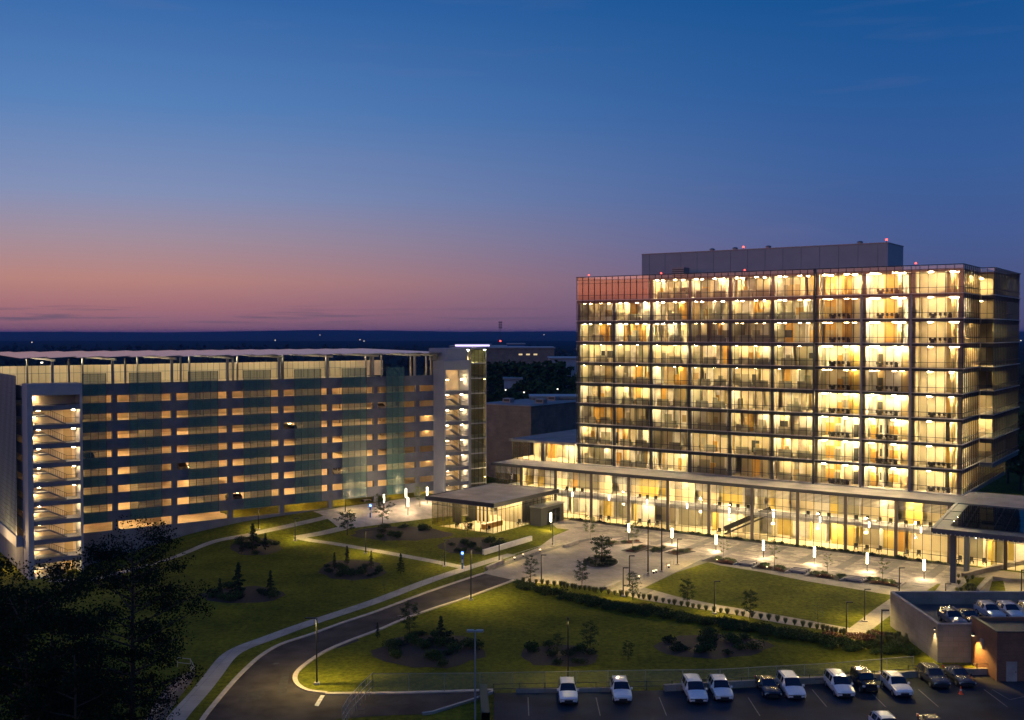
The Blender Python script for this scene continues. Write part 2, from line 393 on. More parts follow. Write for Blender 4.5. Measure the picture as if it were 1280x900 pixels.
# far woodland floor beyond the campus is dark
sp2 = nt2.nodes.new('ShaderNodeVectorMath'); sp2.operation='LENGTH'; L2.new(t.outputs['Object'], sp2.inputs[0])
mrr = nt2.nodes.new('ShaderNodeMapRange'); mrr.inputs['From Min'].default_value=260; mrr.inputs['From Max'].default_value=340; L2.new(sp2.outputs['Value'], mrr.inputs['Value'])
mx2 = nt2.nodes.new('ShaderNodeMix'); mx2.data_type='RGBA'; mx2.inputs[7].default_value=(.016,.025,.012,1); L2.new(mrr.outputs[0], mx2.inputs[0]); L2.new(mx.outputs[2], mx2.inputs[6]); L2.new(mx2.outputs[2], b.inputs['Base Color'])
bp = nt2.nodes.new('ShaderNodeBump'); bp.inputs['Strength'].default_value=.6; bp.inputs['Distance'].default_value=.15; n3 = gn(5,6); L2.new(n3.outputs[0], bp.inputs['Height']); L2.new(bp.outputs[0], b.inputs['Normal'])
GRASS = m
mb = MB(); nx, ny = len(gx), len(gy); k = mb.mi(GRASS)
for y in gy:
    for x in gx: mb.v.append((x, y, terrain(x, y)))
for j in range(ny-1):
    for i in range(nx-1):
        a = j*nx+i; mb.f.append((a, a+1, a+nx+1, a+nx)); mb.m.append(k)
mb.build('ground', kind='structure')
# ------------------------------------------------------------------ office tower
TOW = empty('office_tower', (T0.x, T0.y, 0), TA, 'tall glass office tower, lit on every floor, with a plain grey penthouse on top', 'office building')
BAY = 75.87/9; W_ = 75.87; FL = 4.27; Z0 = 10.03; NF = 9
def bay_window(width, n, h, zb, glass, rail=True, top_rails=()):
    """One bay of curtain wall: glass sheet with its mullions. local: x 0..width, y=0, z 0..h. zb = height of lit glass."""
    mb = MB()
    mb.face([(0,0,0),(width,0,0),(width,0,h),(0,0,h)], glass)
    for j in range(n): x = j*width/n; mb.box(x-.028, x+.028, -.12, .06, 0, h, FRAME)
    if rail: mb.box(.04, width-.04, -.1, .06, .92, 1.0, FRAME)
    for z in top_rails: mb.box(.04, width-.04, -.1, .06, z-.03, z+.03, FRAME)
    return mb.mesh('window')
def interior(mb, bay, fl, x0, x1, zf, zc, y0=.4):
    """Room fittings of one bay: back wall in coloured panels, partitions."""
    rb = random.Random(bay*31+5 + (fl if bay < 6 else (fl//3))*7); rf = random.Random(bay*100+fl)
    w = x1-x0
    if bay == 8:                      # corner rooms: ochre panels, white door, lounge
        mb.box(x0+.2, x0+1.5, 5, 5.15, zf, zf+2.5, WHITE); mb.box(x0+1.5, x0+3.3, 4.6, 4.8, zf, zc, OCHRE)
        mb.box(x0+3.3, x0+4.2, 5.2, 5.35, zf, zc, YELW); mb.box(x0+4.2, x0+5.6, 4.6, 4.8, zf, zc-.3, rf.choice([OCHRE, TANW, DARKI]))
        mb.box(x0+5.6, x1-.4, 6.5, 6.7, zf, zc, rf.choice([CREAM, TANW, WHITE])); mb.box(x0+.05, x0+.2, 1, 5, zf, zc, CREAM)
        mb.box(x0+5.5, x0+5.62, 2.6, 6.5, zf, zc, TANW)
        return
    x = x0; d0 = rb.choice([3.4, 4.2, 5.2]) if bay < 6 else rb.choice([3.0, 4.2])
    while x < x1-.2:
        ww = min(rb.choice([.7, 1.4, 1.4, 2.1, 2.8]), x1-x); d = d0 + rb.choice([0, 0, .6, 1.5]); c = rb.random()
        if bay < 6: m = CREAM if c < .52 else WHITE if c < .78 else GGREY if c < .87 else OCHRE if c < .93 else TANW
        else: m = CREAM if c < .4 else OCHRE if c < .6 else YELW if c < .72 else WHITE if c < .86 else TANW
        mb.box(x, x+ww, d, d+.15, zf, zc, m)
        if rb.random() < .5 and ww > 1.2:      # door or dark framed opening / screen on that panel
            zz = zf+rb.choice([0, .9]); mb.box(x+.25, x+ww-.3, d-.08, d-.005, zz, zf+2.3, rb.choice([DARKI, GGREY, GGREY, OCHRE, TANW, CREAM]))
        x += ww
    if rb.random() < .75: mb.box(x0+.1, x0+.22, .9, d0+2.1, zf, zc, rb.choice([CREAM, WHITE, GGREY]))
    if rb.random() < .6: xx = x0+w*rb.choice([.35, .5, .66]); mb.box(xx, xx+.12, 1.6, d0+2.1, zf, zc, rb.choice([CREAM, WHITE, OCHRE]))
    if rb.random() < .5: xx = x0+w*rb.random()*.7; mb.box(xx, xx+.9, 2.0, 2.5, zf, zf+2.0, rb.choice([GGREY, TANW, OCHRE]))
WM = {}
for hk, h in (('n', FL), ('t', 4.8)):
    for g in (GLASS, GLASSR):
        WM[hk, g] = bay_window(BAY, 6, h, 3.1, g, True, () if hk == 'n' else (3.5, 4.2))
SIDE = [(13.7, 9), (25.3, 17)]
sideA = {h: bay_window(13.7, 9, h, 3.1, GLASS) for h in (FL, 4.8)}; sideB = {h: bay_window(25.3, 17, h, 3.1, GLASSR) for h in (FL, 4.8)}
sideS = {h: bay_window(2.33, 2, h, 3.1, GLASS) for h in (FL, 4.8)}
dimset = {(6,7),(6,6),(6,4),(7,4),(0,8)}
for i in range(NF):
    z = Z0+FL*i; h = 4.8 if i == NF-1 else FL; top = z+h
    step = i >= 1
    mb = MB()
    # floor plate: carpet floor on the slab of this storey, plus spandrel and bright sill line
    mb.box(.3, W_-.25, .3, 39, z-.56, z-.02, WHITE)
    mb.box(.3, W_-.25, .3, 39, z-.02, z+.03, CARPET)
    if step: mb.box(W_-.25, W_+2.1, 14, 38.8, z-.56, z+.03, WHITE)
    for bay in range(9):
        d = .66 if bay < 6 else .5
        if i or bay >= 0: mb.box(bay*BAY+.04, (bay+1)*BAY-.04, .06, .16, z-d, z-.04, SPAND)
    mb.box(-.1, W_+.12, -.22, .28, z-.05, z+.07, SILL)
    mb.box(W_-.12, W_-.02, .2, 13.7, z-.8, z-.06, SPAND); mb.box(W_-.1, W_+.2, .3, 13.66, z-.05, z+.07, SILL)
    if step:
        mb.box(W_+.2, W_+2.3, 13.72, 13.82, z-.8, z-.06, SPAND); mb.box(W_+2.22, W_+2.32, 13.84, 39, z-.9, z-.06, SPAND); mb.box(W_, W_+2.55, 13.5, 13.7, z-.05, z+.07, SILL); mb.box(W_+2.2, W_+2.5, 13.75, 39, z-.05, z+.07, SILL)
    else: mb.box(W_-.12, W_-.02, 13.7, 39, z-.8, z-.06, SPAND)
    st = mb.build('storey', TOW)
    # walls inside
    wi = MB(); zc = top-(.58 if i < NF-1 else 1.02)
    for bay in range(9): interior(wi, bay, i, bay*BAY+.45, (bay+1)*BAY, z+.03, zc)
    wi.box(.3, W_-10, 12, 12.2, z+.03, zc, CREAM); wi.box(W_-8.2, W_-8, 6.7, 38, z+.03, zc, GGREY)
    for k, (y, m_) in enumerate(((4,CREAM),(9,OCHRE),(13.9,GGREY),(20,TANW),(27,GGREY),(33,CREAM))):
        wi.box(W_-8, W_-1.5 if k % 2 else W_-3.5, y, y+.15, z+.03, zc, m_)
    wi.box(.1, .3, .3, 39, z-.5, zc, FRAMEL); wi.box(.3, W_, 38.8, 39, z-.5, zc, GGREY)
    wi.build('interior_wall', st)
    # columns behind the glass
    for bay in range(10):
        x = bay*BAY if bay < 9 else W_-.8; co = MB(); co.box(x+.02, x+.62, .3, .8, z+.03, zc, PRECAST if bay < 6 else CONC); co.build('column', st)
    # ceiling lights
    if i == 0: CLR = MB()
    for bay in range(9):
        rr = random.Random(i*17+bay); dim = (bay, i) in dimset or (bay < 6 and random.Random(i*7+bay*41).random() < .1)
        if (bay in (0,1)) and i == 8: continue
        m_ = CEILD if dim else (CEILB if (bay >= 6 and rr.random() < .7) else CEILW if rr.random() < .85 else CEILB)
        for q_, (y, x) in enumerate(((.42, .16), (.42, .62), (2.3, .2), (2.3, .72)) if bay != 8 else ((1, .3), (2, .7), (4, .75))):
            xx = bay*BAY+BAY*x; cl = MB() if q_ == 0 else CLR; cl.box(xx, xx+(.42 if bay < 6 else .7), y, y+.22, zc-.1, zc-.02, m_)
            if q_ == 0: cl.build('ceiling_light', st)
    rr = random.Random(i*3)
    for y in (8, 11, 16, 19, 24, 30, 35):
        if rr.random() < .62: CLR.box(W_-3.3, W_-3.0, y, y+1.3, zc-.1, zc-.02, CEILD if rr.random() < .55 else CEILW)
    if i == NF-1: CLR.build('ceiling_light', TOW, kind='stuff')
    key = 't' if i == NF-1 else 'n'
    for bay in range(9):
        g = GLASSR if (i == NF-1 and bay < 2) else GLASS
        wo_ = link('window', WM[key, g], st, (bay*BAY, -.02, z+.07 if i else z+.3))
        wo_.scale = (1,1,(h-.14)/h if i else (h-.38)/h)
    a = link('window', sideA[h], st, (W_, .02, z+.08), math.pi/2); a.scale = (1,1,(h-.15)/h)
    if step:
        a = link('window', sideS[h], st, (W_, 13.6, z+.08)); a.scale = (1,1,(h-.15)/h)
        a = link('window', sideB[h], st, (W_+2.33, 13.65, z+.08), math.pi/2); a.scale = (1,1,(h-.15)/h)
    else:
        a = link('window', sideB[h], st, (W_, 13.75, z+.08), math.pi/2); a.scale = (1,1,(h-.15)/h)
ztop = Z0+FL*8+4.8
mb = MB(); mb.box(.2, W_-.2, .2, 38.9, ztop-1.0, ztop-.7, ROOF); mb.box(W_-.2, W_+2.2, 13.9, 38.9, ztop-1.0, ztop-.7, ROOF)
mb.box(-.1, W_+.12, -.25, .1, ztop-.02, ztop+.1, FRAME); mb.box(-.1, .15, .1, 39.1, ztop-.7, ztop+.1, FRAME); mb.box(W_-.1, W_+.12, .1, 13.6, ztop-.02, ztop+.1, FRAME)
mb.box(W_, W_+2.5, 13.35, 13.6, ztop-.02, ztop+.1, FRAME); mb.box(W_+2.25, W_+2.5, 13.6, 39.1, ztop-.02, ztop+.1, FRAME); mb.box(.15, W_+2.25, 38.9, 39.1, ztop-.7, ztop+.1, FRAME)
mb.build('roof', TOW)
xj = BAY*6
mb = MB(); mb.box(xj-.16, xj+.16, -.5, -.16, Z0-.2, ztop+.1, FRAME); mb.build('vertical_fin', TOW)
for xx in (BAY*7, BAY*8):
    mb = MB(); mb.box(xx-.2, xx+.22, -.3, -.16, Z0-.2, ztop-5.0, FRAMEL); mb.build('vertical_fin', TOW)
# penthouse
px0, px1 = -104.6+115.5, -54.3+115.5; zp = 52.4+1.4
mb = MB(); mb.box(px0, px1, 8.1, 18.5, ztop-.7, zp, PENT)
for k in range(14):
    x = px0+(px1-px0)*(k+.5)/14; mb.box(x-.02, x+.02, 8.06, 8.1, ztop-.7, zp-.15, PRECAST)
mb.box(px0-.08, px1+.08, 8.02, 18.6, zp, zp+.15, FRAMEL)
pent = mb.build('penthouse', TOW)
for x in (25, 30, 37, 55): 
    m_ = MB(); m_.tube((x,12,zp+.15),(x,12,zp+.75),.5,.5,FRAMEL,10); m_.tube((x,12,zp+.75),(x,12,zp+.95),.7,.2,FRAMEL,10); m_.build('roof_vent', pent)
for (x, y, z) in ((33,9,zp+.15),(60.8,8.6,zp+.15)):
    m_ = MB(); m_.tube((x,y,z),(x,y,z+.35),.06,.06,POST,6); m_.tube((x,y,z+.35),(x,y,z+.65),.22,.16,REDL,8); m_.build('warning_light', pent)
for (x, y) in ((2.5,.6),(68,.6),(36,2.5),(18,3)):
    m_ = MB(); m_.tube((x,y,ztop-.7),(x,y,ztop+.35),.05,.05,POST,6); m_.tube((x,y,ztop+.35),(x,y,ztop+.6),.16,.12,REDL,8); m_.build('warning_light', TOW)
m_ = MB(); m_.box(20.5,23,3,5.5,ztop-.7,ztop+1.5,FRAMEL); [m_.box(20.45,23.05,2.95,3,ztop-.2+k*.4,ztop-.05+k*.4,FRAME) for k in range(4)]; m_.build('roof_unit', TOW)

# desks / tables on the tower floors
def make_desk():
    r = empty('office_desk', (0,0,0), 0)
    a = MB(); a.box(-1.25,1.25,0,.75,.70,.74,WHITE); a.build('desktop', r)
    a = MB(); a.box(-1.3,1.3,-.08,-.02,.05,1.35,GGREY); a.box(-1.3,-1.24,0,.8,.05,1.3,GGREY); a.build('screen', r)
    for x in (-1.15,1.15): a = MB(); a.box(x-.03,x+.03,.05,.7,0,.70,FRAMEL); a.build('leg', r)
    a = MB(); a.box(-.5,.1,.15,.2,.85,1.2,BLACKP); a.box(-.24,-.16,.16,.2,.74,.86,BLACKP); a.build('monitor', r)
    return r
def make_table():
    r = empty('meeting_table', (0,0,0), 0)
    a = MB(); a.box(-1.9,1.9,-.5,.5,.68,.75,DARKI); a.build('tabletop', r)
    for x in (-1.4,1.4): a = MB(); a.box(x-.3,x+.3,-.1,.1,0,.68,DARKI); a.build('leg', r)
    a = MB()
    for k in range(5):
        x = -1.6+k*.8; a.box(x-.22,x+.22,-.95,-.55,.42,.5,DARKI); a.box(x-.22,x+.22,-.99,-.93,.5,.98,DARKI); a.tube((x,-.75,.02),(x,-.75,.42),.05,.05,DARKI,6)
    a.build('seat', r); return r
ORD = ['ninth','eighth','seventh','sixth','fifth','fourth','third','second','top']
BO = ['first','second','third','fourth','fifth','sixth','seventh','eighth','ninth']
desk0 = make_desk(); table0 = make_table(); fd = ft = True
for i in range(NF):
    for bay in range(9):
        rr = random.Random(i*13+bay*7)
        if bay < 6:
            if i == 8 and bay < 2: continue
            if rr.random() < .12: continue
            xs = rr.choice([(.5,),(.3,.72),(.62,),(.35,.75)])
            for q, xf in enumerate(xs):
                p = T(bay*BAY+BAY*xf, 1.3, Z0+FL*i+.04)
                lab = f"grey screened desk{' (the left one)' if len(xs)>1 and q==0 else ' (the right one)' if len(xs)>1 else ''} on the tower's {ORD[i]+(' floor' if i==8 else ' floor from the top')}, {BO[bay]} bay"
                lab = lab.replace(' (the left one)', ', left of two,').replace(' (the right one)', ', right of two,')
                if fd: o = desk0; o.location = p; o.rotation_euler = (0,0,TA); o['label'] = lab; o['group'] = 'screened desks behind the tower glass'; fd = False
                else: o = dup(desk0, p, TA, lab, 'screened desks behind the tower glass')
        else:
            if rr.random() < .2: continue
            xf = .5 if bay < 8 else .55
            p = T(bay*BAY+BAY*xf, 1.6, Z0+FL*i+.04); lab = f"dark table with chairs on the tower's {ORD[i]+(' floor' if i==8 else ' floor from the top')}, {BO[bay]} bay"
            if ft: o = table0; o.location = p; o.rotation_euler = (0,0,TA); o['label'] = lab; o['group'] = 'dark tables behind the tower glass'; ft = False
            else: o = dup(table0, p, TA, lab, 'dark tables behind the tower glass')
for o in list(COL.objects):
    if o.parent is None and o.name.startswith('office_desk'): o['category'] = 'desk'
    if o.parent is None and o.name.startswith('meeting_table'): o['category'] = 'table'

# ------------------------------------------------------------------ podium
POD = empty('glass_podium', (T0.x, T0.y, 0), TA, 'long two storey glass podium with dark columns at the foot of the office tower', 'building')
PX0, PX1, PY = -15.2, 109.5, -7.9; ZR = 9.75
xs = [W_-BAY*k for k in range(-4, 11)]; xs = sorted(x for x in xs if PX0 < x <= PX1+1)
edges = [PX0]+xs
mb = MB(); mb.box(PX0, PX1, PY+.4, -.05, ZR-.5, ZR, WHITE); mb.box(PX0-.6, PX1, PY-.8, -.3, ZR, ZR+.22, ROOF); mb.box(PX0-.7, PX1, PY-.95, PY-.8, ZR-.28, ZR+.3, FRAME)
mb.box(PX0, -.2, -.05, 27, ZR-.5, ZR+.2, ROOF); mb.box(W_+.3, PX1, -.05, 6.2, ZR-.5, ZR+.2, ROOF); mb.box(PX0-.7,PX0-.55,PY-.8,0,ZR-.28,ZR+.3,FRAME)
mb.build('roof', POD)
mb = MB(); mb.box(PX0, PX1, PY+.1, 6, -.2, .04, PFLOOR); mb.build('ground_floor', POD)
mb = MB(); mb.box(PX0, PX1, PY+.25, 6, 4.5, 4.9, WHITE)
for a, b_ in zip(edges, edges[1:]+[PX1]):
    for k in range(7): mb.box(a+.3, b_-.3, PY-.08+.0, PY+.02, 4.28+k*.2, 4.40+k*.2, LOUV)
mb.build('upper_floor', POD)
mb = MB()
for a, b_ in zip(edges, edges[1:]+[PX1]):
    for k in range(7): mb.box(a+.3, b_-.3, PY-.08, PY+.02, 7.95+k*.22, 8.08+k*.22, LOUV)
mb.build('louvre_band', POD)
rw = random.Random(4)
wi = MB(); x = PX0+.3
wi.box(PX0, PX1, 5.8, 6, 0, ZR-.5, CREAM)
while x < PX1-1:
    ww = rw.choice([1.4, 2.8, 2.8, 4.2]); 
    for zf, zc in ((.05, 4.45), (4.92, ZR-.55)):
        c = rw.random(); m_ = YELW if c < .24 else CREAM if c < .62 else OCHRE if c < .65 else GGREY if c < .84 else WHITE
        d = PY+rw.choice([4.5, 6, 7.5, 7.5]); wi.box(x, x+ww, d, d+.15, zf, zc, m_)
        if rw.random() < .5: wi.box(x, x+.15, d-rw.choice([1,2.5]), d, zf, zc, rw.choice([CREAM, WHITE, YELW]))
    x += ww
wi.build('interior_wall', POD)
for x in xs[:-1]:
    a = MB(); a.box(x-.26, x+.26, PY-.5, PY-.2, 0, ZR-.3, COLM); a.build('column', POD)
for a_, b_ in zip(edges, edges[1:]+[PX1]):
    a = MB(); n = max(1, round((b_-a_)/1.405))
    for z0, z1 in ((.05, 4.25), (5.72, 7.92)):
        a.face([(a_,PY,z0),(b_,PY,z0),(b_,PY,z1),(a_,PY,z1)], GLASSP)
    for j in range(n+1): x = a_+(b_-a_)*j/n; a.box(x-.035, x+.035, PY-.16, PY-.09, .05, ZR-.28, FRAME)
    a.box(a_+.05, b_-.05, PY-.06, PY+.04, 1.0, 1.06, FRAME); a.box(a_+.05, b_-.05, PY-.06, PY+.04, 6.5, 6.56, FRAME)
    a.build('window', POD)
a = MB(); a.face([(PX0,PY,.05),(PX0,6,.05),(PX0,6,ZR-.5),(PX0,PY,ZR-.5)], GLASSP)
for j in range(10): y = PY+j*1.4; a.box(PX0-.1, PX0, y-.035, y+.035, .05, ZR-.28, FRAME)
a.build('window', POD)
cl = MB(); rr = random.Random(9)
for k, a_ in enumerate(edges):
    for z in (4.42, ZR-.58):
        for y in (PY+1.6, PY+3.6):
            for xo in (1.2, 4.6):
                if rr.random() < .62: cl = MB(); cl.box(a_+xo, a_+xo+.9, y, y+.28, z-.06, z, CEILW); cl.build('ceiling_light', POD)
for a_, b_ in zip(edges[1:], edges[2:]):                 # small glowing wall lights on the floor band, one per bay
    a = MB(); x = (a_+b_)/2-.2; a.box(x-.07, x+.07, PY-.38, PY-.26, 4.5, 5.4, PEND); a.box(x-.05,x+.05,PY-.26,PY-.08,4.8,4.9,FRAME); a.build('wall_lamp', POD)
# stair inside the podium lobby
a = MB(); a.bar((36,PY+2.2,.1),(45,PY+2.2,4.7),1.6,.3,DARKI); a.bar((36,PY+1.4,1.1),(45,PY+1.4,5.7),.06,.9,DARKI); a.build('inner_stair', POD)
# wing to the left of the tower on the podium roof
WG = empty('rooftop_wing', (*(T(-16.5,0).xy), 9.97), TA, 'low glazed wing with a flat roof on the podium, left of the tower', 'building')
a = MB(); a.box(0,16.3,.3,27,3.9,4.1,WHITE); a.box(-.4,16.3,-.5,27.4,4.1,4.35,ROOF); a.box(-.5,16.3,-.62,-.5,3.85,4.4,FRAMEL); a.box(-.5,-.4,-.5,27.4,3.85,4.4,FRAMEL); a.build('roof', WG)
a = MB(); a.box(0,16.3,.3,27,0,.05,CARPET); a.build('wing_floor', WG)
a = MB(); a.box(.2,16.3,8,8.2,.05,3.9,CREAM); a.box(6,8,5,5.2,.05,3.9,OCHRE); a.box(10,13,6,6.2,.05,3.9,WHITE); a.box(2,4,6,6.2,.05,3.9,GGREY); a.box(0,16,26.8,27,.05,3.9,BROWN); a.build('interior_wall', WG)
a = MB(); a.face([(0,0,.05),(16.3,0,.05),(16.3,0,3.85),(0,0,3.85)], GLASS); a.face([(0,0,.05),(0,27,.05),(0,27,3.85),(0,0,3.85)], GLASS)
for j in range(12): x = j*1.45; a.box(x-.035,x+.035,-.12,-.02,.05,3.85,FRAME)
for j in range(1,19): y = j*1.45; a.box(-.1,-.01,y-.035,y+.035,.05,3.85,FRAME)
a.build('window', WG)
a = MB(); a.box(7.4,8.3,.1,.6,.05,3.85,FRAMEL); a.build('column', WG)
a = MB()
for x in (1,4,9.5,12.5):
    for y in (1.8,4): a.box(x,x+.8,y,y+.3,3.82,3.88,CEILW)
a.build('ceiling_light', WG)

# ------------------------------------------------------------------ pavilion in front of the podium
PV = empty('glass_pavilion', (*T(-14.4,-30.2).xy, 0), TA, 'single storey glass pavilion with a flat dark-edged roof in front of the podium', 'pavilion')
w_, d_ = 14.6, 22.2; hz = 5.0
a = MB(); a.box(0,w_,.2,d_,-.2,.05,PFLOOR); a.build('pavilion_floor', PV)
a = MB(); a.box(-.9,w_+.9,-.9,d_-.9,hz,hz+.15,FRAMEL); a.box(-.8,w_+.8,-.8,d_-.95,hz+.15,hz+.72,ROOF); 
for (q) in ((-.95,w_+.95,-.98,-.8),(-.95,w_+.95,d_-.95,d_-.8)): a.box(*q,hz+.1,hz+.85,FRAME)
a.box(-.98,-.8,-.8,d_-.95,hz+.1,hz+.85,FRAME); a.box(w_+.8,w_+.98,-.8,d_-.95,hz+.1,hz+.85,FRAME); a.build('roof', PV)
def wallwin(p, q, n, h, z=.05, g=GLASSP, rails=(), fm=None):
    a = MB(); fm = fm or FRAME; p = Vector(p); q = Vector(q); d = (q-p)/n
    a.face([(p.x,p.y,z),(q.x,q.y,z),(q.x,q.y,h),(p.x,p.y,h)], g)
    for j in range(n+1): c = p+d*j; a.tube((c.x,c.y,z),(c.x,c.y,h),.06,.06,fm,4)
    for r_ in rails: a.bar((p.x,p.y,r_),(q.x,q.y,r_),.08,.08,fm)
    return a
wallwin((0,0),(w_,0),10,hz,rails=(4.2,)).build('window', PV); wallwin((w_,0),(w_,d_-.3),16,hz,rails=(4.2,)).build('window', PV); wallwin((0,0),(0,d_-.3),14,hz,rails=(4.2,)).build('window', PV)
a = MB(); a.box(2,7,9,9.2,.05,4.9,DARKI); a.box(1.5,3.5,4.5,4.7,.05,4.9,DARKI); a.box(8,13,12,12.2,.05,4.9,CREAM); a.box(12.5,12.7,12.2,21,.05,4.9,WHITE); a.box(4,9,16,16.2,.05,4.9,CREAM)
for k in range(5): a.box(5.5+k*.9,5.9+k*.9,7.2,7.35,.05,4.9,CREAM)
a.build('interior_wall', PV)
a = MB()
for x in (3,7,11):
    for y in (2.5,6.5,11,15,19): a.box(x,x+.7,y,y+.3,4.9,4.97,CEILW)
a.build('ceiling_light', PV)
cnt = empty('reception_counter', (*T(-3.6,-25.2).xy,.05), TA, 'long timber reception counter inside the glass pavilion', 'counter')
a = MB(); a.box(-.35,.35,-3,3,0,1.0,OCHRE); a.box(-.7,-.4,-3,3,0,.12,DARKI); a.build('counter_front', cnt); a = MB(); a.box(-.45,.45,-3.1,3.1,1.0,1.06,WHITE); a.build('counter_top', cnt)
def make_chair():
    r = empty('lounge_chair', (0,0,0)); a = MB(); a.box(-.3,.3,-.3,.3,.38,.5,DARKI); a.build('seat', r); a = MB(); a.box(-.3,.3,.24,.32,.5,1.05,DARKI); a.build('backrest', r)
    for x in (-.25,.25):
        for y in (-.25,.25): a = MB(); a.box(x-.03,x+.03,y-.03,y+.03,0,.38,FRAME); a.build('leg', r)
    return r
ch0 = make_chair(); first = True; rr = random.Random(2)
spots = []
for i, (x, y, z, where) in enumerate([(-1.8,-29,.05,'nearest the corner of the pavilion'),(-6,-29,.05,'mid front of the pavilion'),(-9.5,-28.6,.05,'toward the pavilion\'s left end'),(-1.0,-20,.05,'by the side wall of the pavilion')]):
    spots.append((x,y,z,'dark lounge chair behind the glass, '+where,'chairs in the pavilion'))
bi = 0
for a_, b_ in zip(edges[1:], edges[2:]):
    bi += 1
    if bi > 11: break
    for z, nm in ((.05,'ground floor'),(4.95,'upper floor')):
        n = rr.choice([0,2,3,4]) if z > 1 else rr.choice([0,2,3])
        for k in range(n):
            spots.append((a_+1.2+k*1.9, PY+rr.uniform(1,2.2), z, f"dark chair on the podium {nm}, bay {BO[bi-1] if bi<10 else ('tenth' if bi==10 else 'eleventh')} from the left, {['first','second','third','fourth'][k]} of its row", 'dark chairs along the podium glazing'))
for (x,y,z,lab,grp_) in spots:
    p = T(x,y,z); rz = TA+rr.uniform(-.6,.6)
    if first: ch0.location = p; ch0.rotation_euler=(0,0,rz); tag(ch0, lab, 'chair', grp_); first = False
    else: dup(ch0, p, rz, lab, grp_)
# vestibule
VB = empty('entrance_box', (*T(.9,-18.9).xy,0), TA, 'small dark box shaped entrance beside the pavilion and podium', 'entrance')
a = MB(); a.box(0,2.6,0,8.2,0,3.5,FRAME,'r'); a.box(2.5,2.6,0,2.2,0,3.5,FRAME); a.box(2.5,2.6,6.8,8.2,0,3.5,FRAME); a.box(2.5,2.6,2.2,6.8,2.8,3.5,FRAME); a.build('wall', VB)
a = MB(); a.box(-.15,2.8,-.15,8.3,3.5,3.75,FRAMEL); a.build('roof', VB)
for k in range(3): wallwin((2.62,2.3+k*1.5),(2.62,3.7+k*1.5),1,2.75,0).build('door', VB)
a = MB(); a.box(1,1.2,3,3.6,3.38,3.46,CEILW); a.build('ceiling_light', VB)

# ------------------------------------------------------------------ canopy at the right
CN = empty('entrance_canopy', (*T(79.5,-22).xy,0), TA, 'large steel and glass entrance canopy on tall posts at the right', 'canopy')
def cz(y): return 8.3+(y+22)*.11
x0c, x1c, y0c, y1c = -2.4, 26, -2.6, 13.0
def P(x,y,dz=0): return (x,y,8.3+y*.11+dz)
a = MB(); 
for (p,q) in (((x0c,y0c),(x1c,y0c)),((x0c,y0c),(x0c,y1c)),((x1c,y0c),(x1c,y1c)),((x0c,y1c),(x1c,y1c)),((x0c,3),(x1c,3)),((x0c,8),(x1c,8))): a.bar(P(*p),P(*q),.45,.75,CANB)
a.build('edge_beam', CN)
a = MB()
for k in range(10): x = x0c+.9+k*2.85; a.bar(P(x,y0c,.1),P(x,y1c,.1),.18,.35,FRAMEL)
a.build('rafter', CN)
a = MB(); a.face([P(x0c+.3,y0c+.3,.30),P(x1c,y0c+.3,.30),P(x1c,y1c-.3,.30),P(x0c+.3,y1c-.3,.30)], CANB); a.face([P(x0c+2,y0c+2,.42),P(x1c,y0c+2,.42),P(x1c,y1c-1,.42),P(x0c+2,y1c-1,.42)], CANG); 
a.face([P(x0c,y0c,-.3),P(x1c,y0c,-.3),P(x1c,y0c+2.4,-.3),P(x0c,y0c+2.4,-.3)], CANB)
for k in range(44): x = x0c+k*.65; a.bar(P(x,y0c-.5,-.28),P(x,y0c+.5,-.28),.12,.12,FRAMEL)
a.build('glass_roof', CN)
for (x,y) in ((0,0),(0,9.2),(12,0),(12,9.2)):
    a = MB(); a.box(x-.38,x+.38,y-.3,y+.3,-.1,8.3+y*.11-.35,CANB); a.build('post', CN)

# ------------------------------------------------------------------ brown block building behind
c = Tinv((4.75, 265.)); BB = empty('windowless_block', (*T(c[0],c[1]).xy,0), TA, 'plain windowless brown block between the garage and the tower', 'building')
a = MB(); a.box(-17,0,0,34,0,18.9,BROWN); a.build('wall', BB)
a = MB(); a.box(-17.2,.2,-.2,34.2,18.9,19.1,FRAMEL); a.box(-16,-1,1,33,19.1,19.2,ROOF); a.build('roof', BB)
for k,(x,y) in enumerate(((-4,8),(-8,20),(-13,6))): 
    a = MB(); a.box(x,x+2.4,y,y+2,19.2,20.3,FRAMEL); a.box(x+.3,x+2.1,y-.05,y,19.5,20.1,FRAME); a.build('roof_unit', BB)

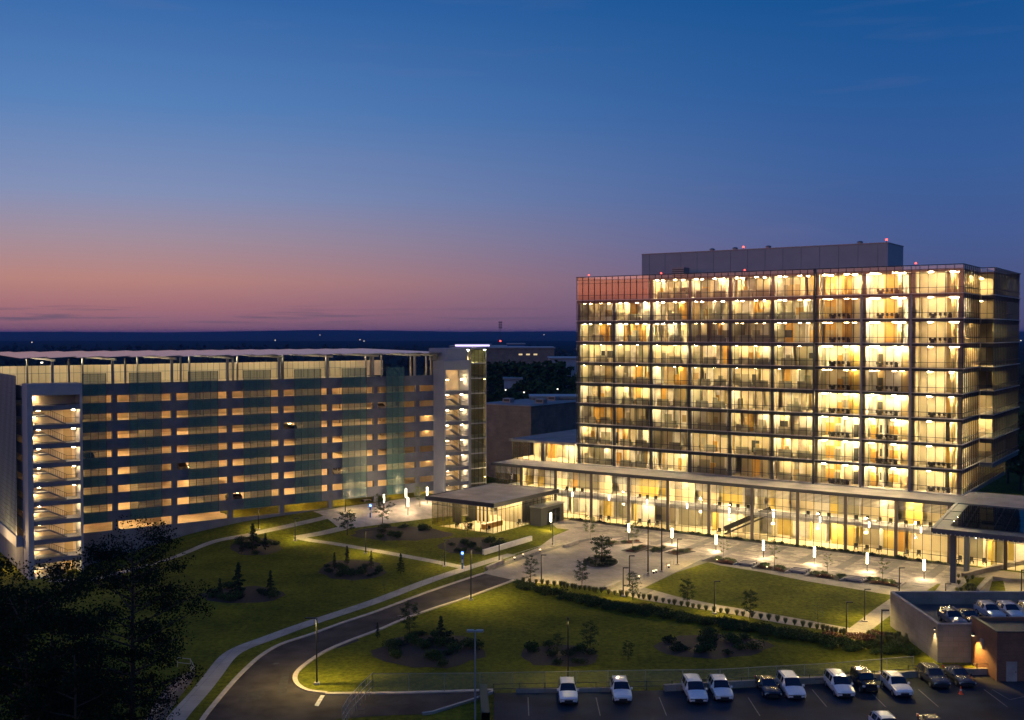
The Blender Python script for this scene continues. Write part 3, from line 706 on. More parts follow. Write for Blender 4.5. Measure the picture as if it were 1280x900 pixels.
# ------------------------------------------------------------------ parking garage
GZ = 0
GAR = empty('parking_garage', (G0.x, G0.y, 0), GA, 'eight level concrete parking garage with teal glass screens and amber light', 'parking garage')
LEN = gpx(560,193.4)-A0; DEP = 34.0; ZO = 25.16
xL = gpx(101,188.9)-A0; xP = gpx(545,193.4)-A0; xS0 = gpx(557,188.9)-A0; xS1 = gpx(587,188.9)-A0; xE = gpx(608,188.9)-A0
cols = [gpx(p,193.4)-A0 for p in (143,217.5,287.5,352,413,470,522.5)]
XR = xS0+.3
for k in range(-1, 9):                                    # one level: floor slab + precast spandrel in front
    zt = ZO-3.2*k; zf = zt-.95
    if k == 8: zt = ZO-3.2*7-3.2+1.2; continue
    mb = MB()
    zs0 = zt-1.95
    if k == -1: zt = 28.5; zs0 = 26.41; zf = 27.3
    if k == 7: zs0 = -4.5; zt = 2.5; zf = 1.6
    mb.box(.2, XR, -.05, .2, zs0, zt, PRECAST); mb.box(.2, XR, .25, DEP, zf-.35, zf, GCEIL)
    mb.box(-.05, .15, 0, DEP, zs0, zt, PRECAST); mb.box(.2, XR, DEP, DEP+.2, zs0, zt, PRECAST)
    lv = mb.build('level', GAR)
    if 0 <= k:
        ceil = (28.5-1.2-.35) if k == 0 else ZO-3.2*(k-1)-.95-.35
        wl = MB()
        for x in cols: c_ = MB(); c_.box(x-.45, x+.45, .2, .9, zf, ceil, PRECAST); c_.build('column', lv); wl.box(x-.4,x+.4,16,16.8,zf,ceil,GCEIL)
        wl.box(7, XR, 17.5, 17.7, zf, ceil, GCEIL); wl.box(XR-.3, XR-.02, .3, DEP, zf, ceil, GCEIL)
        if k != 3: 
            for x in (cols[1]-4, cols[4]-2): wl.box(x, x+4, 9, 9.2, zf, ceil, GCEIL)
        wl.build('inner_wall', lv)
        rr = random.Random(k)
        if k == 0: GCL = MB()
        for x in [cols[0]-5]+[q+5 for q in cols]:
            for y in (3.2, 8.0, 13.0):
                cl = MB() if y < 5 else GCL; xx = x+rr.uniform(-2,2); cl.box(xx-.8, xx+.8, y, y+.25, ceil-.1, ceil-.03, GARL)
                if y < 5: cl.build('ceiling_light', lv)
        if k == 7: GCL.build('ceiling_light', GAR, kind='stuff')
# roof deck far wall and canopy of solar panels
mb = MB(); mb.box(.2, XR+5, DEP-.4, DEP-.2, 27.31, 30.9, CREAM)
for k in range(60): x = 1+k*(XR-2)/60; mb.box(x-.03,x+.03,DEP-.5,DEP-.42,27.31,30.9,FRAMEL)
mb.box(.2,XR,DEP-.5,DEP-.42,29.3,29.38,FRAMEL); mb.build('roof_deck_wall', GAR)
for k in range(16):
    x = 3+k*5.2;
    if k % 2 == 0: point('roof_deck_light', (x, DEP-6, 31.8), 700, (1,.78,.46), GAR, .3)
for x in [cols[0]-10]+cols+[cols[-1]+4]:
    for q in ((x-.2,x+.2,1.2,1.6,27.31,32.6),(x+4.8,x+5.1,12,12.3,27.31,32.7),(x-.15,x+.15,24,24.3,27.31,32.8)): pst = MB(); pst.box(*q,FRAMEL); pst.build('canopy_post', GAR)
    pst = MB(); pst.bar((x,-1.0,32.75),(x,DEP+1,32.95),.25,.4,FRAMEL); pst.build('canopy_beam', GAR)
SOL = mat('solar_panel', (.05,.05,.07), .12, spec=1.0); SOL2 = MATS['solar_panel']
mb = MB(); n = 18; ww = (XR+1)/n
for k in range(n):
    x0_ = -.5+k*ww
    mb.face([(x0_,-1.6,33.2),(x0_+ww*.96,-1.6,33.42),(x0_+ww*.96,DEP+2,33.75),(x0_,DEP+2,33.55)], SOL)
    mb.face([(x0_,-1.6,33.1),(x0_,DEP+2,33.3),(x0_+ww*.96,DEP+2,33.5),(x0_+ww*.96,-1.6,33.32)], PRECAST)
    mb.face([(x0_,-1.6,33.1),(x0_+ww*.96,-1.6,33.32),(x0_+ww*.96,-1.6,33.42),(x0_,-1.6,33.2)], FRAMEL)
mb.build('solar_canopy', GAR)
# teal glass screens
for (p0, p1) in ((102,132),(161,201),(235,272),(304,338),(368,401),(427.5,458),(483,505)):
    xa = gpx(p0,194.0-1.4)-A0; xb = gpx(p1,192.6)-A0; mb = MB(); y = -.8
    mb.face([(xa,y,4.2),(xb,y,4.2),(xb,y,30.4),(xa,y,30.4)], TEAL)
    n = max(3, round((xb-xa)/1.5))
    for j in range(n+1): x = xa+(xb-xa)*j/n; mb.box(x-.03,x+.03,y-.06,y+.06,4.2,30.4,FRAME)
    zz = 4.2
    while zz < 30.5: mb.box(xa,xb,y-.035,y-.005,zz-.012,zz+.012,FRAME); zz += .4
    mb.build('glass_screen', GAR)
    
# side face screen
mb = MB(); mb.face([(-.9,.3,3.2),(-.9,DEP-1,3.2),(-.9,DEP-1,30.2),(-.9,.3,30.2)], TEALS)
for j in range(27): y = .3+j*1.25; mb.box(-.97,-.85,y-.03,y+.03,3.2,30.2,FRAME)
zz = 3.2
while zz < 30.3: mb.box(-.96,-.92,.3,DEP-1,zz-.015,zz+.015,FRAMEL); zz += .8
mb.build('glass_screen', GAR)
mb = MB(); mb.box(-1.1,-.1,.3,DEP,1.2,3.0,BLUEC); mb.build('side_beam', GAR)
point('garage_entry_light', (0,0,0), 2500, (1,.62,.25)).location = Gf(-5, 8, 1.5)
# stair towers
def stair_tower(x0, x1, ztop_, zbase, n, pier0, pierw, nm):
    sp_ = -4.5
    mb = MB()
    mb.box(x0-pierw, x0, sp_, 0.1, zbase, ztop_, BLUEC); mb.box(x1-.25, x1+.15, sp_, 0.1, zbase, ztop_, BLUEC)
    mb.box(x0, x1-.25, -.6, -.3, zbase, ztop_, GWALL); mb.box(x0, x1-.25, sp_+.02, -.6, ztop_-1.9, ztop_, BLUEC)
    st = mb.build('stair_tower', GAR)
    for k in range(n):
        zb = ZO+.1-3.2*k+.0   # bottom of opening k
        s_ = MB(); s_.box(x0, x1-.25, sp_+.04, -.6, zb-.75, zb, PRECAST); s_.build('landing', st)
        if k:
            f_ = MB(); xm = x0+(x1-x0)*.32
            f_.box(x0+.05, xm, sp_+.4, -.7, zb+1.35, zb+1.55, PRECAST)
            f_.bar((xm, sp_+1.1, zb+1.45), (x0+(x1-x0)*.68, sp_+1.1, zb+.02), 1.3, .22, PRECAST)
            f_.build('stair_flight', st)
            r_ = MB(); xe = x0+(x1-x0)*.68
            for q in range(9):
                t_ = q/8; xx = xm+(xe-xm)*t_; z_ = zb+1.55-1.43*t_; r_.box(xx-.02,xx+.02,sp_+.42,sp_+.46,z_,z_+1.0,RAIL)
            r_.bar((xm,sp_+.44,zb+2.55),(xe,sp_+.44,zb+1.1),.05,.06,RAIL); r_.bar((x0,sp_+.44,zb+2.5),(xm,sp_+.44,zb+2.5),.05,.06,RAIL)
            r_.box(xe,x1-.4,sp_+.2,sp_+.24,zb+1.0,zb+1.06,RAIL); r_.build('handrail', st)
        l_ = MB(); l_.box(x1-1.2,x1-.75,sp_+1.4,sp_+1.8,zb+2.25,zb+2.33,STAIRL); l_.box(x0+.5,x0+.9,-1.2,-.9,zb+1.1,zb+1.18,STAIRL); l_.box(x0+.8,x0+1.2,sp_+.9,sp_+1.2,zb+2.3,zb+2.36,STAIRL); l_.build('stair_light', st)
        if k:
            d_ = MB(); d_.box(x0+(x1-x0)*.72,x0+(x1-x0)*.9,-.64,-.6,zb,zb+2.1,TANW); d_.build('door', st)
    return st
x40 = gpx(40,188.9)-A0
stair_tower(x40, xL, 28.9, -4.5, 10, 33, x40, 'left')
s2 = stair_tower(xS0, xS1, 31.6, 0, 8, 545, .01, 'right')
mb = MB(); mb.box(xS0-.35, xS0-.02, -4.5, .1, 0, 31.6, BLUEC); mb.build('pier', GAR)
mb = MB(); mb.box(xS0+.9, xS1+.1, -3.5, 4, 31.62, 34.2, BLUEC); mb.build('elevator_overrun', GAR)
# glass lift shaft
GS = empty('glass_shaft_frame', (0,0,0)); GS.parent = GAR
GS.name = 'lift_shaft'
a = MB()
x0_, x1_ = xS1+.2, xE
for k in range(9):
    z = 31-3.2*k-.0; a.box(x0_, x1_, -4.5, 3, z-.12, z+.12, SILL); 
a.box(x0_,x0_+.15,-4.5,-4.35,0,34.2,SILL); a.box(x1_-.15,x1_,-4.5,-4.35,0,34.2,SILL); a.box(x0_,x1_,-4.5,3,34,34.3,SILL); a.box(x0_,x1_,2.8,3,0,34,GGREY)
for k in range(4): x = x0_+(x1_-x0_)*k/4; a.box(x-.04,x+.04,-4.5,-4.42,0,34,FRAME)
a.build('shaft_frame', GS)
a = MB(); a.face([(x0_,-4.4,0),(x1_,-4.4,0),(x1_,-4.4,34),(x0_,-4.4,34)], GREENG); a.face([(x1_,-4.4,0),(x1_,3,0),(x1_,3,34),(x1_,-4.4,34)], GREENG); a.build('shaft_glass', GS)
a = MB(); a.box(x0_+.4,x0_+1.8,-1,0,33.7,33.8,CEILB); 
for k in range(1,10): a.box(x0_+.5,x0_+1.0,-1,-.6,30.6-3.2*(k-1),30.7-3.2*(k-1),CEILD)
a.build('shaft_light', GS)
# ------------------------------------------------------------------ roads, paths, plaza
def arc_shift(P, d):
    out = []
    for i, p in enumerate(P):
        a = P[max(0,i-1)]; b = P[min(len(P)-1,i+1)]; t = (b-a).normalized(); out.append(Vector((p.x-t.y*d, p.y+t.x*d, 0)))
    return out
outer = catmull(gp([(603,716.7),(570,727.5),(533,740),(500,752.5),(466.7,765),(425,779),(386.7,793),(350,805),(325,819),(303,838),(284,858),(262,884),(250,900),(236,925)]), 5)
inner = catmull(gp([(641,725),(620,733),(583,746.7),(533,763),(500,775),(473,786.7),(433,801.7),(403,815),(380,830),(367,843),(368,855),(382,864),(407,867.5)]), 5)
branch = gp([(500,866.7),(560,865),(617,863)])
low = gp([(617,867),(593,876),(560,888),(533,893),(495,894),(460,896),(420,899),(393,925)])
road = outer[::-1]+inner+branch+low
poly('road', road, .02, ASPH, kind='structure')
strip('kerb', arc_shift(outer,.25), .5, .12, KERB, .12, kind='structure')
strip('kerb', arc_shift(inner,.25), .5, .12, KERB, .12, kind='structure')
strip('kerb', [inner[-1]]+branch, .55, .12, KERB, .12, kind='structure')
poly('stop_line', gp([(393,882),(398,883),(406,869.5),(401,869)]), .026, PAINTW, kind='structure')
DPATCH = mat('asphalt_patch', (.03,.027,.026), .85, noise=.5, nscale=1.5)
for q in ([(300,868),(330,862),(326,874),(298,880)],[(415,806),(445,796),(449,801),(421,811)],[(540,757),(566,748),(570,751),(545,761)],[(352,842),(362,840),(358,868),(346,870)],[(470,874),(510,873),(512,880),(468,882)]):
    poly('asphalt_patch', gp(q), .026, DPATCH, kind='structure')
for i,(a_,b_) in enumerate(((345,830),(500,770),(452,887))):
    mb = MB(); mb.tube((0,0,0),(0,0,.012),.38,.38,POST,16); mb.build('manhole_cover', loc=G(a_,b_)+Vector((0,0,.024)), label='round dark manhole cover '+['in the road bend','halfway up the straight road','in the road branch near the gate fence'][i], cat='manhole cover', group='manhole covers in the road')
# main sidewalk left of the road
side = catmull(gp([(640,693),(610,702),(574,713.5),(530,728.5),(467,752.5),(383,780.5),(335,798),(303,810),(284,822),(266,845),(250,865),(225,893),(205,920)]), 5)
strip('sidewalk', side, 2.0, .035, WALK, kind='structure')
strip('footpath', catmull(gp([(372,672),(410,678.5),(455,686),(500,694),(540,701.5),(582,710)]),4), 1.9, .03, WALK, kind='structure')
strip('footpath', catmull(gp([(370,672),(400,667),(430,660),(462,652)]),4), 1.9, .04, WALK, kind='structure')
strip('footpath', catmull(gp([(60,726),(110,725),(165,712),(230,692),(270,676.5),(310,669),(350,660),(390,651),(425,643),(470,637)]),4), 1.8, .05, WALK, kind='structure')
# forecourt in front of the garage's right end
FC = MB(); rows = []
for i in range(21):
    r_ = []
    for j in range(11):
        x = cols[3]+6+(xS1+4-cols[3]-6)*i/20; y = -1-12.5*j/10 ; p = Gf(x, y); r_.append((p.x, p.y, terrain(p.x,p.y)+.06))
    rows.append(r_)
for A_, B_ in zip(rows, rows[1:]):
    for j in range(10): FC.face([A_[j+1],B_[j+1],B_[j],A_[j]], CONC)
FC.build('forecourt', kind='structure')
# plaza
plaza = gp([(603,716.5),(618,708),(640,697),(672,685),(690,672),(700,664),(690,655),(700,650)])+[T(3,PY-1.2),T(W_+30,PY-1.2),T(W_+30,-34)]+gp([(1170,752),(1125,764),(1098,782),(1075,795),(1058,791),(980,780),(917,768),(850,757),(803,750),(757,737),(700,731),(660,728),(641,725)])
polyT('plaza', plaza, .02, PAVE, kind='structure')
prom = [T(8,PY-2.6),T(W_+8,PY-2.6),T(W_+8,-24),T(70,-23),T(24,-22.5)]
prom = gp([(712,660)])+[T(12,PY-2.8),T(W_+6,PY-2.8),T(W_+6,-20.5)]+gp([(1120,737),(1077,731),(1010,722),(900,704.5),(882,699),(866,690),(800,676),(760,668)])
polyT('promenade', prom, .026, PAVE2, kind='structure')
for k in range(9):                                          # dark cross bands
    x = 22+k*6.6; polyT('paving_band', [T(x,PY-2.9),T(x+1.6,PY-2.9),T(x+1.6,-22.5),T(x,-22.5)], .031, DPAVE, kind='structure')
strip('paving_edge', catmull(gp([(612,712),(640,702),(680,689),(712,680),(745,673),(780,671)]),4), 1.3, .03, DPAVE, kind='structure')
strip('paving_edge', gp([(800,742),(840,722),(880,702),(905,692),(940,680)]), 1.9, .036, DPAVE, kind='structure')
# lawn panel between promenade and hedge
lawn = gp([(806,735),(845,716),(885,703),(900,707),(950,715),(1010,727),(1077,738),(1118,745),(1090,764),(1062,785.5),(1000,774),(950,765),(900,757),(850,747)])
poly('lawn', lawn, .05, GRASS, kind='structure')
poly('lawn', gp([(1130,757),(1104,776),(1080,795),(1100,810),(1128,800),(1125,770)]), .03, GRASS, kind='structure')
lawn2 = gp([(560,672),(600,694),(616,699),(640,690),(700,667),(712,662),(690,660),(655,661),(618,671),(560,662)])
poly('lawn', lawn2, .028, GRASS, kind='structure')
# strips of lawn and steps near the canopy
for q in ([(1150,744),(1165,744),(1176,730),(1172,730)],[(1190,744),(1212,744),(1232,722),(1215,722)],[(1235,744),(1258,744),(1254,726),(1240,727)]):
    poly('lawn', gp(q), .045, GRASS, kind='structure')
# lot
lotp = gp([(617,866.5),(900,862),(1145,848),(1150,843),(1300,840)])+[Vector((75,70,0)),Vector((-3,70,0))]+gp([(617,905)])
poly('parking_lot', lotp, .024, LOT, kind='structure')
for px_ in (660,745,824,935,1015,1085,1148,1230):
    a_ = G(px_,872 if px_<1000 else 862); strip('bay_line', [a_, a_+Vector((0,-5.2,0))], .1, .03, PAINTL, kind='structure')
strip('bay_line', gp([(1240,862),(1262,875),(1280,871)]), .1, .031, PAINTL, kind='structure')
# kerb / low wall behind the cars
def wallseg(name, P, w, h, m, **t): return strip(name, P, w, h, m, h, **t)
wallseg('low_wall', gp([(645,866),(770,864.5)]), .4, .45, BLOCK, label='low dark block wall behind the two leftmost white cars', cat='wall')
wallseg('low_wall', gp([(830,864),(1062,852),(1150,846),(1255,842)]), .4, .7, BLOCK, label='long low dark wall behind the row of cars at the right', cat='wall')
wallseg('retaining_wall', gp([(617,866),(595,875),(541,892)])+[G(541,892)+Vector((-1,-.4,0))], .3, .25, LRAIL, label='thin grey edging wall slanting down from the parking lot corner', cat='wall')
wallseg('retaining_wall', gp([(604,868),(607,905)]), .8, 1.1, PHONEB if False else mat('dark_green_panel',(.02,.05,.03),.6), label='dark green screen wall beside the parking lot edge', cat='wall')
# low white bench wall by the left walkway and the glass plaza edge wall
wallseg('seat_wall', gp([(604,694),(664,676)]), .45, .9, WHITE, label='low white wall lit from above along the walkway by the pavilion lawn', cat='wall')
wallseg('seat_wall', gp([(608,713),(628,704)]), .5, .6, CONC, label='short concrete wall where the road meets the plaza', cat='wall')
wallseg('seat_wall', gp([(705,685),(722,679)]), .5, .6, CONC, label='short concrete bench wall at the plaza edge left of the planters', cat='wall')
wallseg('seat_wall', gp([(757,738),(776,729)]), .6, .5, CONC, label='low concrete bench by the plaza above the hedge', cat='wall')
# bollard lights: small glowing ground lamps
def ground_light(px_, py_, lab):
    p = G(px_,py_); mb = MB(); mb.box(-.12,.12,-.12,.12,0,.35,POST); mb.box(-.14,.14,-.14,.14,.35,.5,SPOTW); o = mb.build('ground_lamp', loc=p, label=lab, cat='lamp', group='small glowing ground lamps at the plaza edge')
for i,(a_,b_,l_) in enumerate([(643,700,'between plaza and left walkway, nearest the road'),(654,696,'second from the road beside the left walkway'),(675,690,'left of the pole by the plaza wall'),(817,717,'at the foot of the tall flagpoles'),(820,716,'just right of the flagpoles'),(836,710,'beside the L shaped post by the lawn corner'),(799,724,'at the sharp lawn corner')]):
    ground_light(a_,b_,'small glowing ground lamp '+l_)
wallseg('terrace_wall', gp([(1204,722),(1240,713),(1272,707),(1300,702)]), .6, .7, CONC, label='pale lit terrace wall rising behind the canopy posts', cat='wall')
wallseg('terrace_wall', gp([(1222,741),(1240,724),(1262,727),(1300,727)]), .5, .5, CONC, label='low pale terrace edge just above the concrete deck', cat='wall')
# clear edge railing on the plaza
def railing(name, P, h, post, m, lab, n_rails=2, panel=None, cat='railing', postw=.06, top=.05):
    P = [Vector(p) for p in P]; r = empty(name, P[0], 0, lab, cat); off = Vector((P[0].x,P[0].y,P[0].z))
    D = densify(P, post); a = MB()
    for p in D: q = p-off; a.box(q.x-postw/2,q.x+postw/2,q.y-postw/2,q.y+postw/2,q.z,q.z+h+.06,m)
    a.build('railing_post', r); a = MB()
    for u_, v_ in zip(P, P[1:]):
        for k in range(n_rails): z = h*(k+1)/n_rails; a.bar(u_-off+Vector((0,0,z)), v_-off+Vector((0,0,z)), top, top, m)
    a.build('rail', r)
    if panel:
        a = MB()
        for u_, v_ in zip(P, P[1:]): u=u_-off; v=v_-off; a.face([(u.x,u.y,u.z+.05),(v.x,v.y,v.z+.05),(v.x,v.y,v.z+h-.03),(u.x,u.y,u.z+h-.03)], panel)
        a.build('mesh_panel', r)
    return r
railing('plaza_railing', gp([(628,705),(668,692),(700,682)]), 1.0, 1.5, LRAIL, 'low railing between the left walkway and the round plaza', 2)
railing('plaza_railing', gp([(800,728),(842,706)]), .9, 1.4, LRAIL, 'low post row beside the flagpoles', 1)
railing('chain_link_fence', gp([(466,866),(600,865),(760,862),(900,860),(1040,852),(1142,843)]), 2.0, 3.0, LRAIL, 'long chain link fence between the lawn and the parking row', 1, WIRE, 'fence', .05, .045)
railing('gate_fence', gp([(466,866),(452,880),(436,898),(428,912)]), 2.1, .9, LRAIL, 'chain link gate standing across the road branch', 3, WIRE, 'fence', .05)
railing('parking_railing', gp([(617,867),(840,863),(1040,854),(1145,847)]), 1.0, 2.4, RAIL, 'dark two rail railing directly behind the parked cars', 2)
railing('parking_railing', gp([(1135,846),(1190,844),(1252,843)]), 1.2, 2.4, RAIL, 'dark railing in front of the concrete deck wall', 2)
# ditch / dark basin at lower left with guard rail
bas = gp([(186,892),(200,868),(222,846),(236,840),(243,843),(240,852),(222,875),(205,900),(190,925),(165,925)])
poly('drainage_basin', bas, .03, mat('dark_basin', (.008,.01,.014), .3), kind='structure')
railing('basin_railing', gp([(176,925),(196,894),(222,866),(243,846),(238,836),(222,834)]), 1.1, 1.2, LRAIL, 'curved guard rail around the dark drainage basin at the lower left', 2)

# ------------------------------------------------------------------ lamps
WARM = (1,.72,.22)
def post_lamp(px_, pb, pt, lab, arm=1, name='lamp_post', grp_='dark lamp posts', power=1500, az=None, galv=False, lit=True):
    p = G(px_, pb); h = zat(pt, p.y)-p.z; r = empty(name, p, az if az is not None else 0, lab, 'lamp post', grp_)
    m_ = GPOST if galv else POST; a = MB(); a.box(-.3,.3,-.3,.3,0,.18,CONC); a.build('base', r)
    a = MB(); a.tube((0,0,.18),(0,0,h),.09,.07,m_,8); a.build('pole', r)
    a = MB()
    if arm == 2:
        a.box(-.75,-.12,-.2,.2,h-.05,h+.12,m_); a.box(.12,.75,-.2,.2,h-.05,h+.12,m_); a.tube((-.12,0,h+.03),(.12,0,h+.03),.07,.07,m_,6)
    elif arm: a.box(-.05,.75*(1 if arm>0 else -1.6) ,-.14,.14,h-.02,h+.1,m_)
    else: a.tube((0,0,h),(0,0,h+.3),.12,.12,m_,8)
    a.build('lamp_head', r)
    if lit: spot('lamp_light', (.5*arm if arm in(1,-1) else 0,0,h-.12), power*1.45, WARM, r, 2.85, 1.0, r=.12)
    return r
LP = [(323,662,636,'beside the garage path, far left of the lawns',900),(369,676,648,'at the fork of the two footpaths',1300),(431.7,640,620,'in front of the garage wall near the blue phone',700),
 (457,692,663,'beside the long footpath, middle of the left lawn',1300),(555.7,708,675,'near the right end of the long footpath',900),
 (588.7,750,686,'beside the road by the blue phone post',3000),(624,702,673,'beside the white wall on the left walkway',900),(690.7,683,653,'on the walkway in front of the small entrance box',900),
 (676.7,727,694,'at the plaza edge above the hedge, left one',1300),(786.7,733,695,'at the plaza edge below the round planter',1300),(779,745,710,'standing in the hedge below the plaza',1200),
 (846.7,706,674,'at the upper corner of the right lawn',1100),(893,767,727,'in front of the long hedge beside the right path',1500),(1124,745,710,'at the right corner of the right lawn',1200),
 (1080.7,777,737,'on the right edge of the right lawn',1500),(1058,793,753,'at the bottom corner of the right lawn',1500),(1101.7,842,763,'beside the concrete deck behind the parked cars',2000),
 (1276.7,742,713,'under the canopy at the far right',1200),(1182,742,730,'short one behind the concrete deck',500),
 (710,852,775,'in the lower lawn behind the leftmost parked white car',1500)]
for (a_,b_,c_,l_,pw) in LP: post_lamp(a_,b_,c_,'dark lamp post '+l_, power=pw, arm=0 if a_ in (710,) else 1)
post_lamp(396,855,773,'tall dark lamp post at the bend of the road with arm over the asphalt',-1,power=3600)
post_lamp(594,925,789,'pale steel twin headed lamp post beside the parking lot',2,power=600,galv=True,lit=False)
for a_, b_, c_, l_ in ((810,720,650,'left'),(827,715,650,'right')):
    p = G(a_,b_); h = zat(c_,p.y)-p.z; r = empty('flagpole', p, 0, f'tall bare flagpole beside the plaza, {l_} of the two', 'flagpole', 'two flagpoles by the plaza')
    a = MB(); a.tube((0,0,0),(0,0,.25),.3,.25,CONC,10); a.build('base', r); a = MB(); a.tube((0,0,.25),(0,0,h),.12,.07,POST,8); a.build('pole', r); a = MB(); a.tube((0,0,h),(0,0,h+.25),.12,.02,LRAIL,8); a.build('finial', r)
# glowing lantern columns
def lantern(px_, pb, pt, lab, power=650):
    p = G(px_, pb); h = min(zat(pt, p.y)-p.z, 4.6); r = empty('lantern_column', p, 0, lab, 'lantern', 'glowing lantern columns along the promenade')
    a = MB(); a.tube((0,0,0),(0,0,h-1.75),.08,.08,POST,8); a.build('pole', r)
    a = MB(); a.tube((0,0,h-1.7),(0,0,h),.16,.16,LANT,12); a.build('lamp_shade', r)
    a = MB(); a.tube((0,0,h),(0,0,h+.06),.18,.18,POST,12); a.build('lamp_cap', r)
    point('lamp_light', (0,0,h-2.1), power*1.7, (1,.70,.38), r, .25); point('lamp_light', (0,0,h+.5), power*.9, (1,.72,.36), r, .25)
LN = [(688.5,664,641,'in front of the entrance box'),(786,678,654,'first of the promenade row, behind the small planters'),(840,681,660,'second of the promenade row'),(895,689,668,'third of the promenade row, left of the first flower bed'),
 (954.3,697,675,'fourth of the promenade row'),(1018,706,683,'fifth of the promenade row, centre'),(1084,715,691,'sixth of the promenade row'),(1155,724,699,'last of the promenade row, near the canopy')]
for (a_,b_,c_,l_) in LN: lantern(a_,b_,c_,'glowing white lantern column, '+l_)
for (a_,b_,c_,l_) in ((507.5,636,611,'at the garage entrance, upper left of two close together'),(510,644,622,'at the garage entrance, nearer of two close together'),(534,630,609,'beside the garage corner, next to the pavilion roof'),(480,641,618,'behind the bushy tree by the garage')):
    lantern(a_,b_,c_,'glowing lantern '+l_, 330)
# emergency phones
for (a_,b_,c_,l_) in ((463,647,630,'near the garage wall'),(578,711,689,'at the junction of footpath and sidewalk')):
    p = G(a_,b_); h = zat(c_,p.y)-p.z; r = empty('emergency_phone_post', p, 0, 'blue emergency phone post with glowing blue beacon '+l_, 'phone post', 'blue emergency phone posts')
    a = MB(); a.tube((0,0,0),(0,0,h-.45),.16,.16,PHONEB,10); a.build('pole', r); a = MB(); a.box(-.12,.12,-.22,-.14,1.0,1.5,WHITE); a.build('call_panel', r)
    a = MB(); a.tube((0,0,h-.45),(0,0,h-.1),.17,.14,BLUEL,10); a.tube((0,0,h-.1),(0,0,h),.2,.05,PHONEB,10); a.build('beacon', r); point('lamp_light',(0,-.3,h+.1),60,(.1,.2,1),r,.1)

# ------------------------------------------------------------------ deck with brick building at right
DK = empty('parking_deck', (48.3,119,0), 0, 'raised concrete parking deck with board marked walls at the right', 'parking deck')
a = MB(); a.box(0,.35,0,15,-1,4.35,BLOCK); a.box(.35,42,0,.35,-1,4.3,BLOCK); a.box(.35,42,14.6,15,-1,4.4,BLOCK); a.build('wall', DK)
a = MB(); a.box(.36,42,.36,14.6,2.6,2.9,mat('deck_asphalt',(.06,.06,.065),.8,noise=.3,nscale=.4)); a.build('deck_floor', DK)
a = MB(); a.box(-.02,.37,-.05,15.05,4.352,4.46,CONC); a.box(.37,42,-.05,.4,4.302,4.44,CONC); a.box(.37,42,14.55,15.05,4.402,4.5,CONC); a.build('coping', DK)
BR = empty('brick_building', (52.05,112.5,0), 0, 'small red brick building with flat roof lit by an amber wall lamp', 'building')
a = MB(); a.box(0,.3,0,6.3,-.5,5.3,BRICK); a.box(.3,30,0,.3,-.5,5.3,BRICK); a.box(.3,30,6,6.3,-.5,5.3,BRICK); a.build('wall', BR)
a = MB(); a.box(.3,30,.3,6,4.6,4.9,DARKI); a.box(-.06,.36,-.06,6.36,5.3,5.42,FRAME); a.box(.36,30,-.06,.36,5.3,5.42,FRAME); a.build('roof', BR)
a = MB(); a.box(1.0,2.15,-.08,0,0,2.15,CONC); dd = a.build('door', BR); a = MB(); a.box(1.95,2.05,-.14,-.08,1.0,1.12,FRAME); a.build('handle', dd)
a = MB(); a.box(-.22,-.02,3.1,3.7,2.6,3.6,LRAIL); a.build('wall_box', BR)
a = MB(); a.box(-.3,-.02,5.4,5.7,3.4,3.7,FRAME); a.box(-.28,-.06,5.42,5.68,3.34,3.4,SPOTW); a.build('wall_lamp', BR)
spot('wall_lamp_light', (-1.3,5.2,3.3), 2400, (1,.56,.12), BR, 1.5, .5, (.6,-.75,-1.1))
a = MB(); a.box(-.16,-.01,.6,.8,3.6,3.85,FRAME); a.box(-.14,-.03,.62,.78,3.56,3.6,SPOTW); a.build('wall_lamp', DK)
spot('deck_lamp_light', (-.35,.7,3.5), 750, (1,.72,.3), DK, 1.2, .7, (.12,0,-1))
point('court_light', (-.8,2.6,-.2), 45, (1,.56,.16), BR)
for i,(px_,py_) in enumerate(((1265,848),(1276,849))):
    p = G(px_,py_); a = MB(); a.tube((0,0,0),(0,0,.95),.11,.11,LRAIL,8); a.tube((0,0,.95),(0,0,1.0),.11,.04,LRAIL,8); a.build('bollard', loc=p, label=['pale steel bollard in front of the white door','pale steel bollard at the right picture edge'][i], cat='bollard', group='bollards by the brick building')

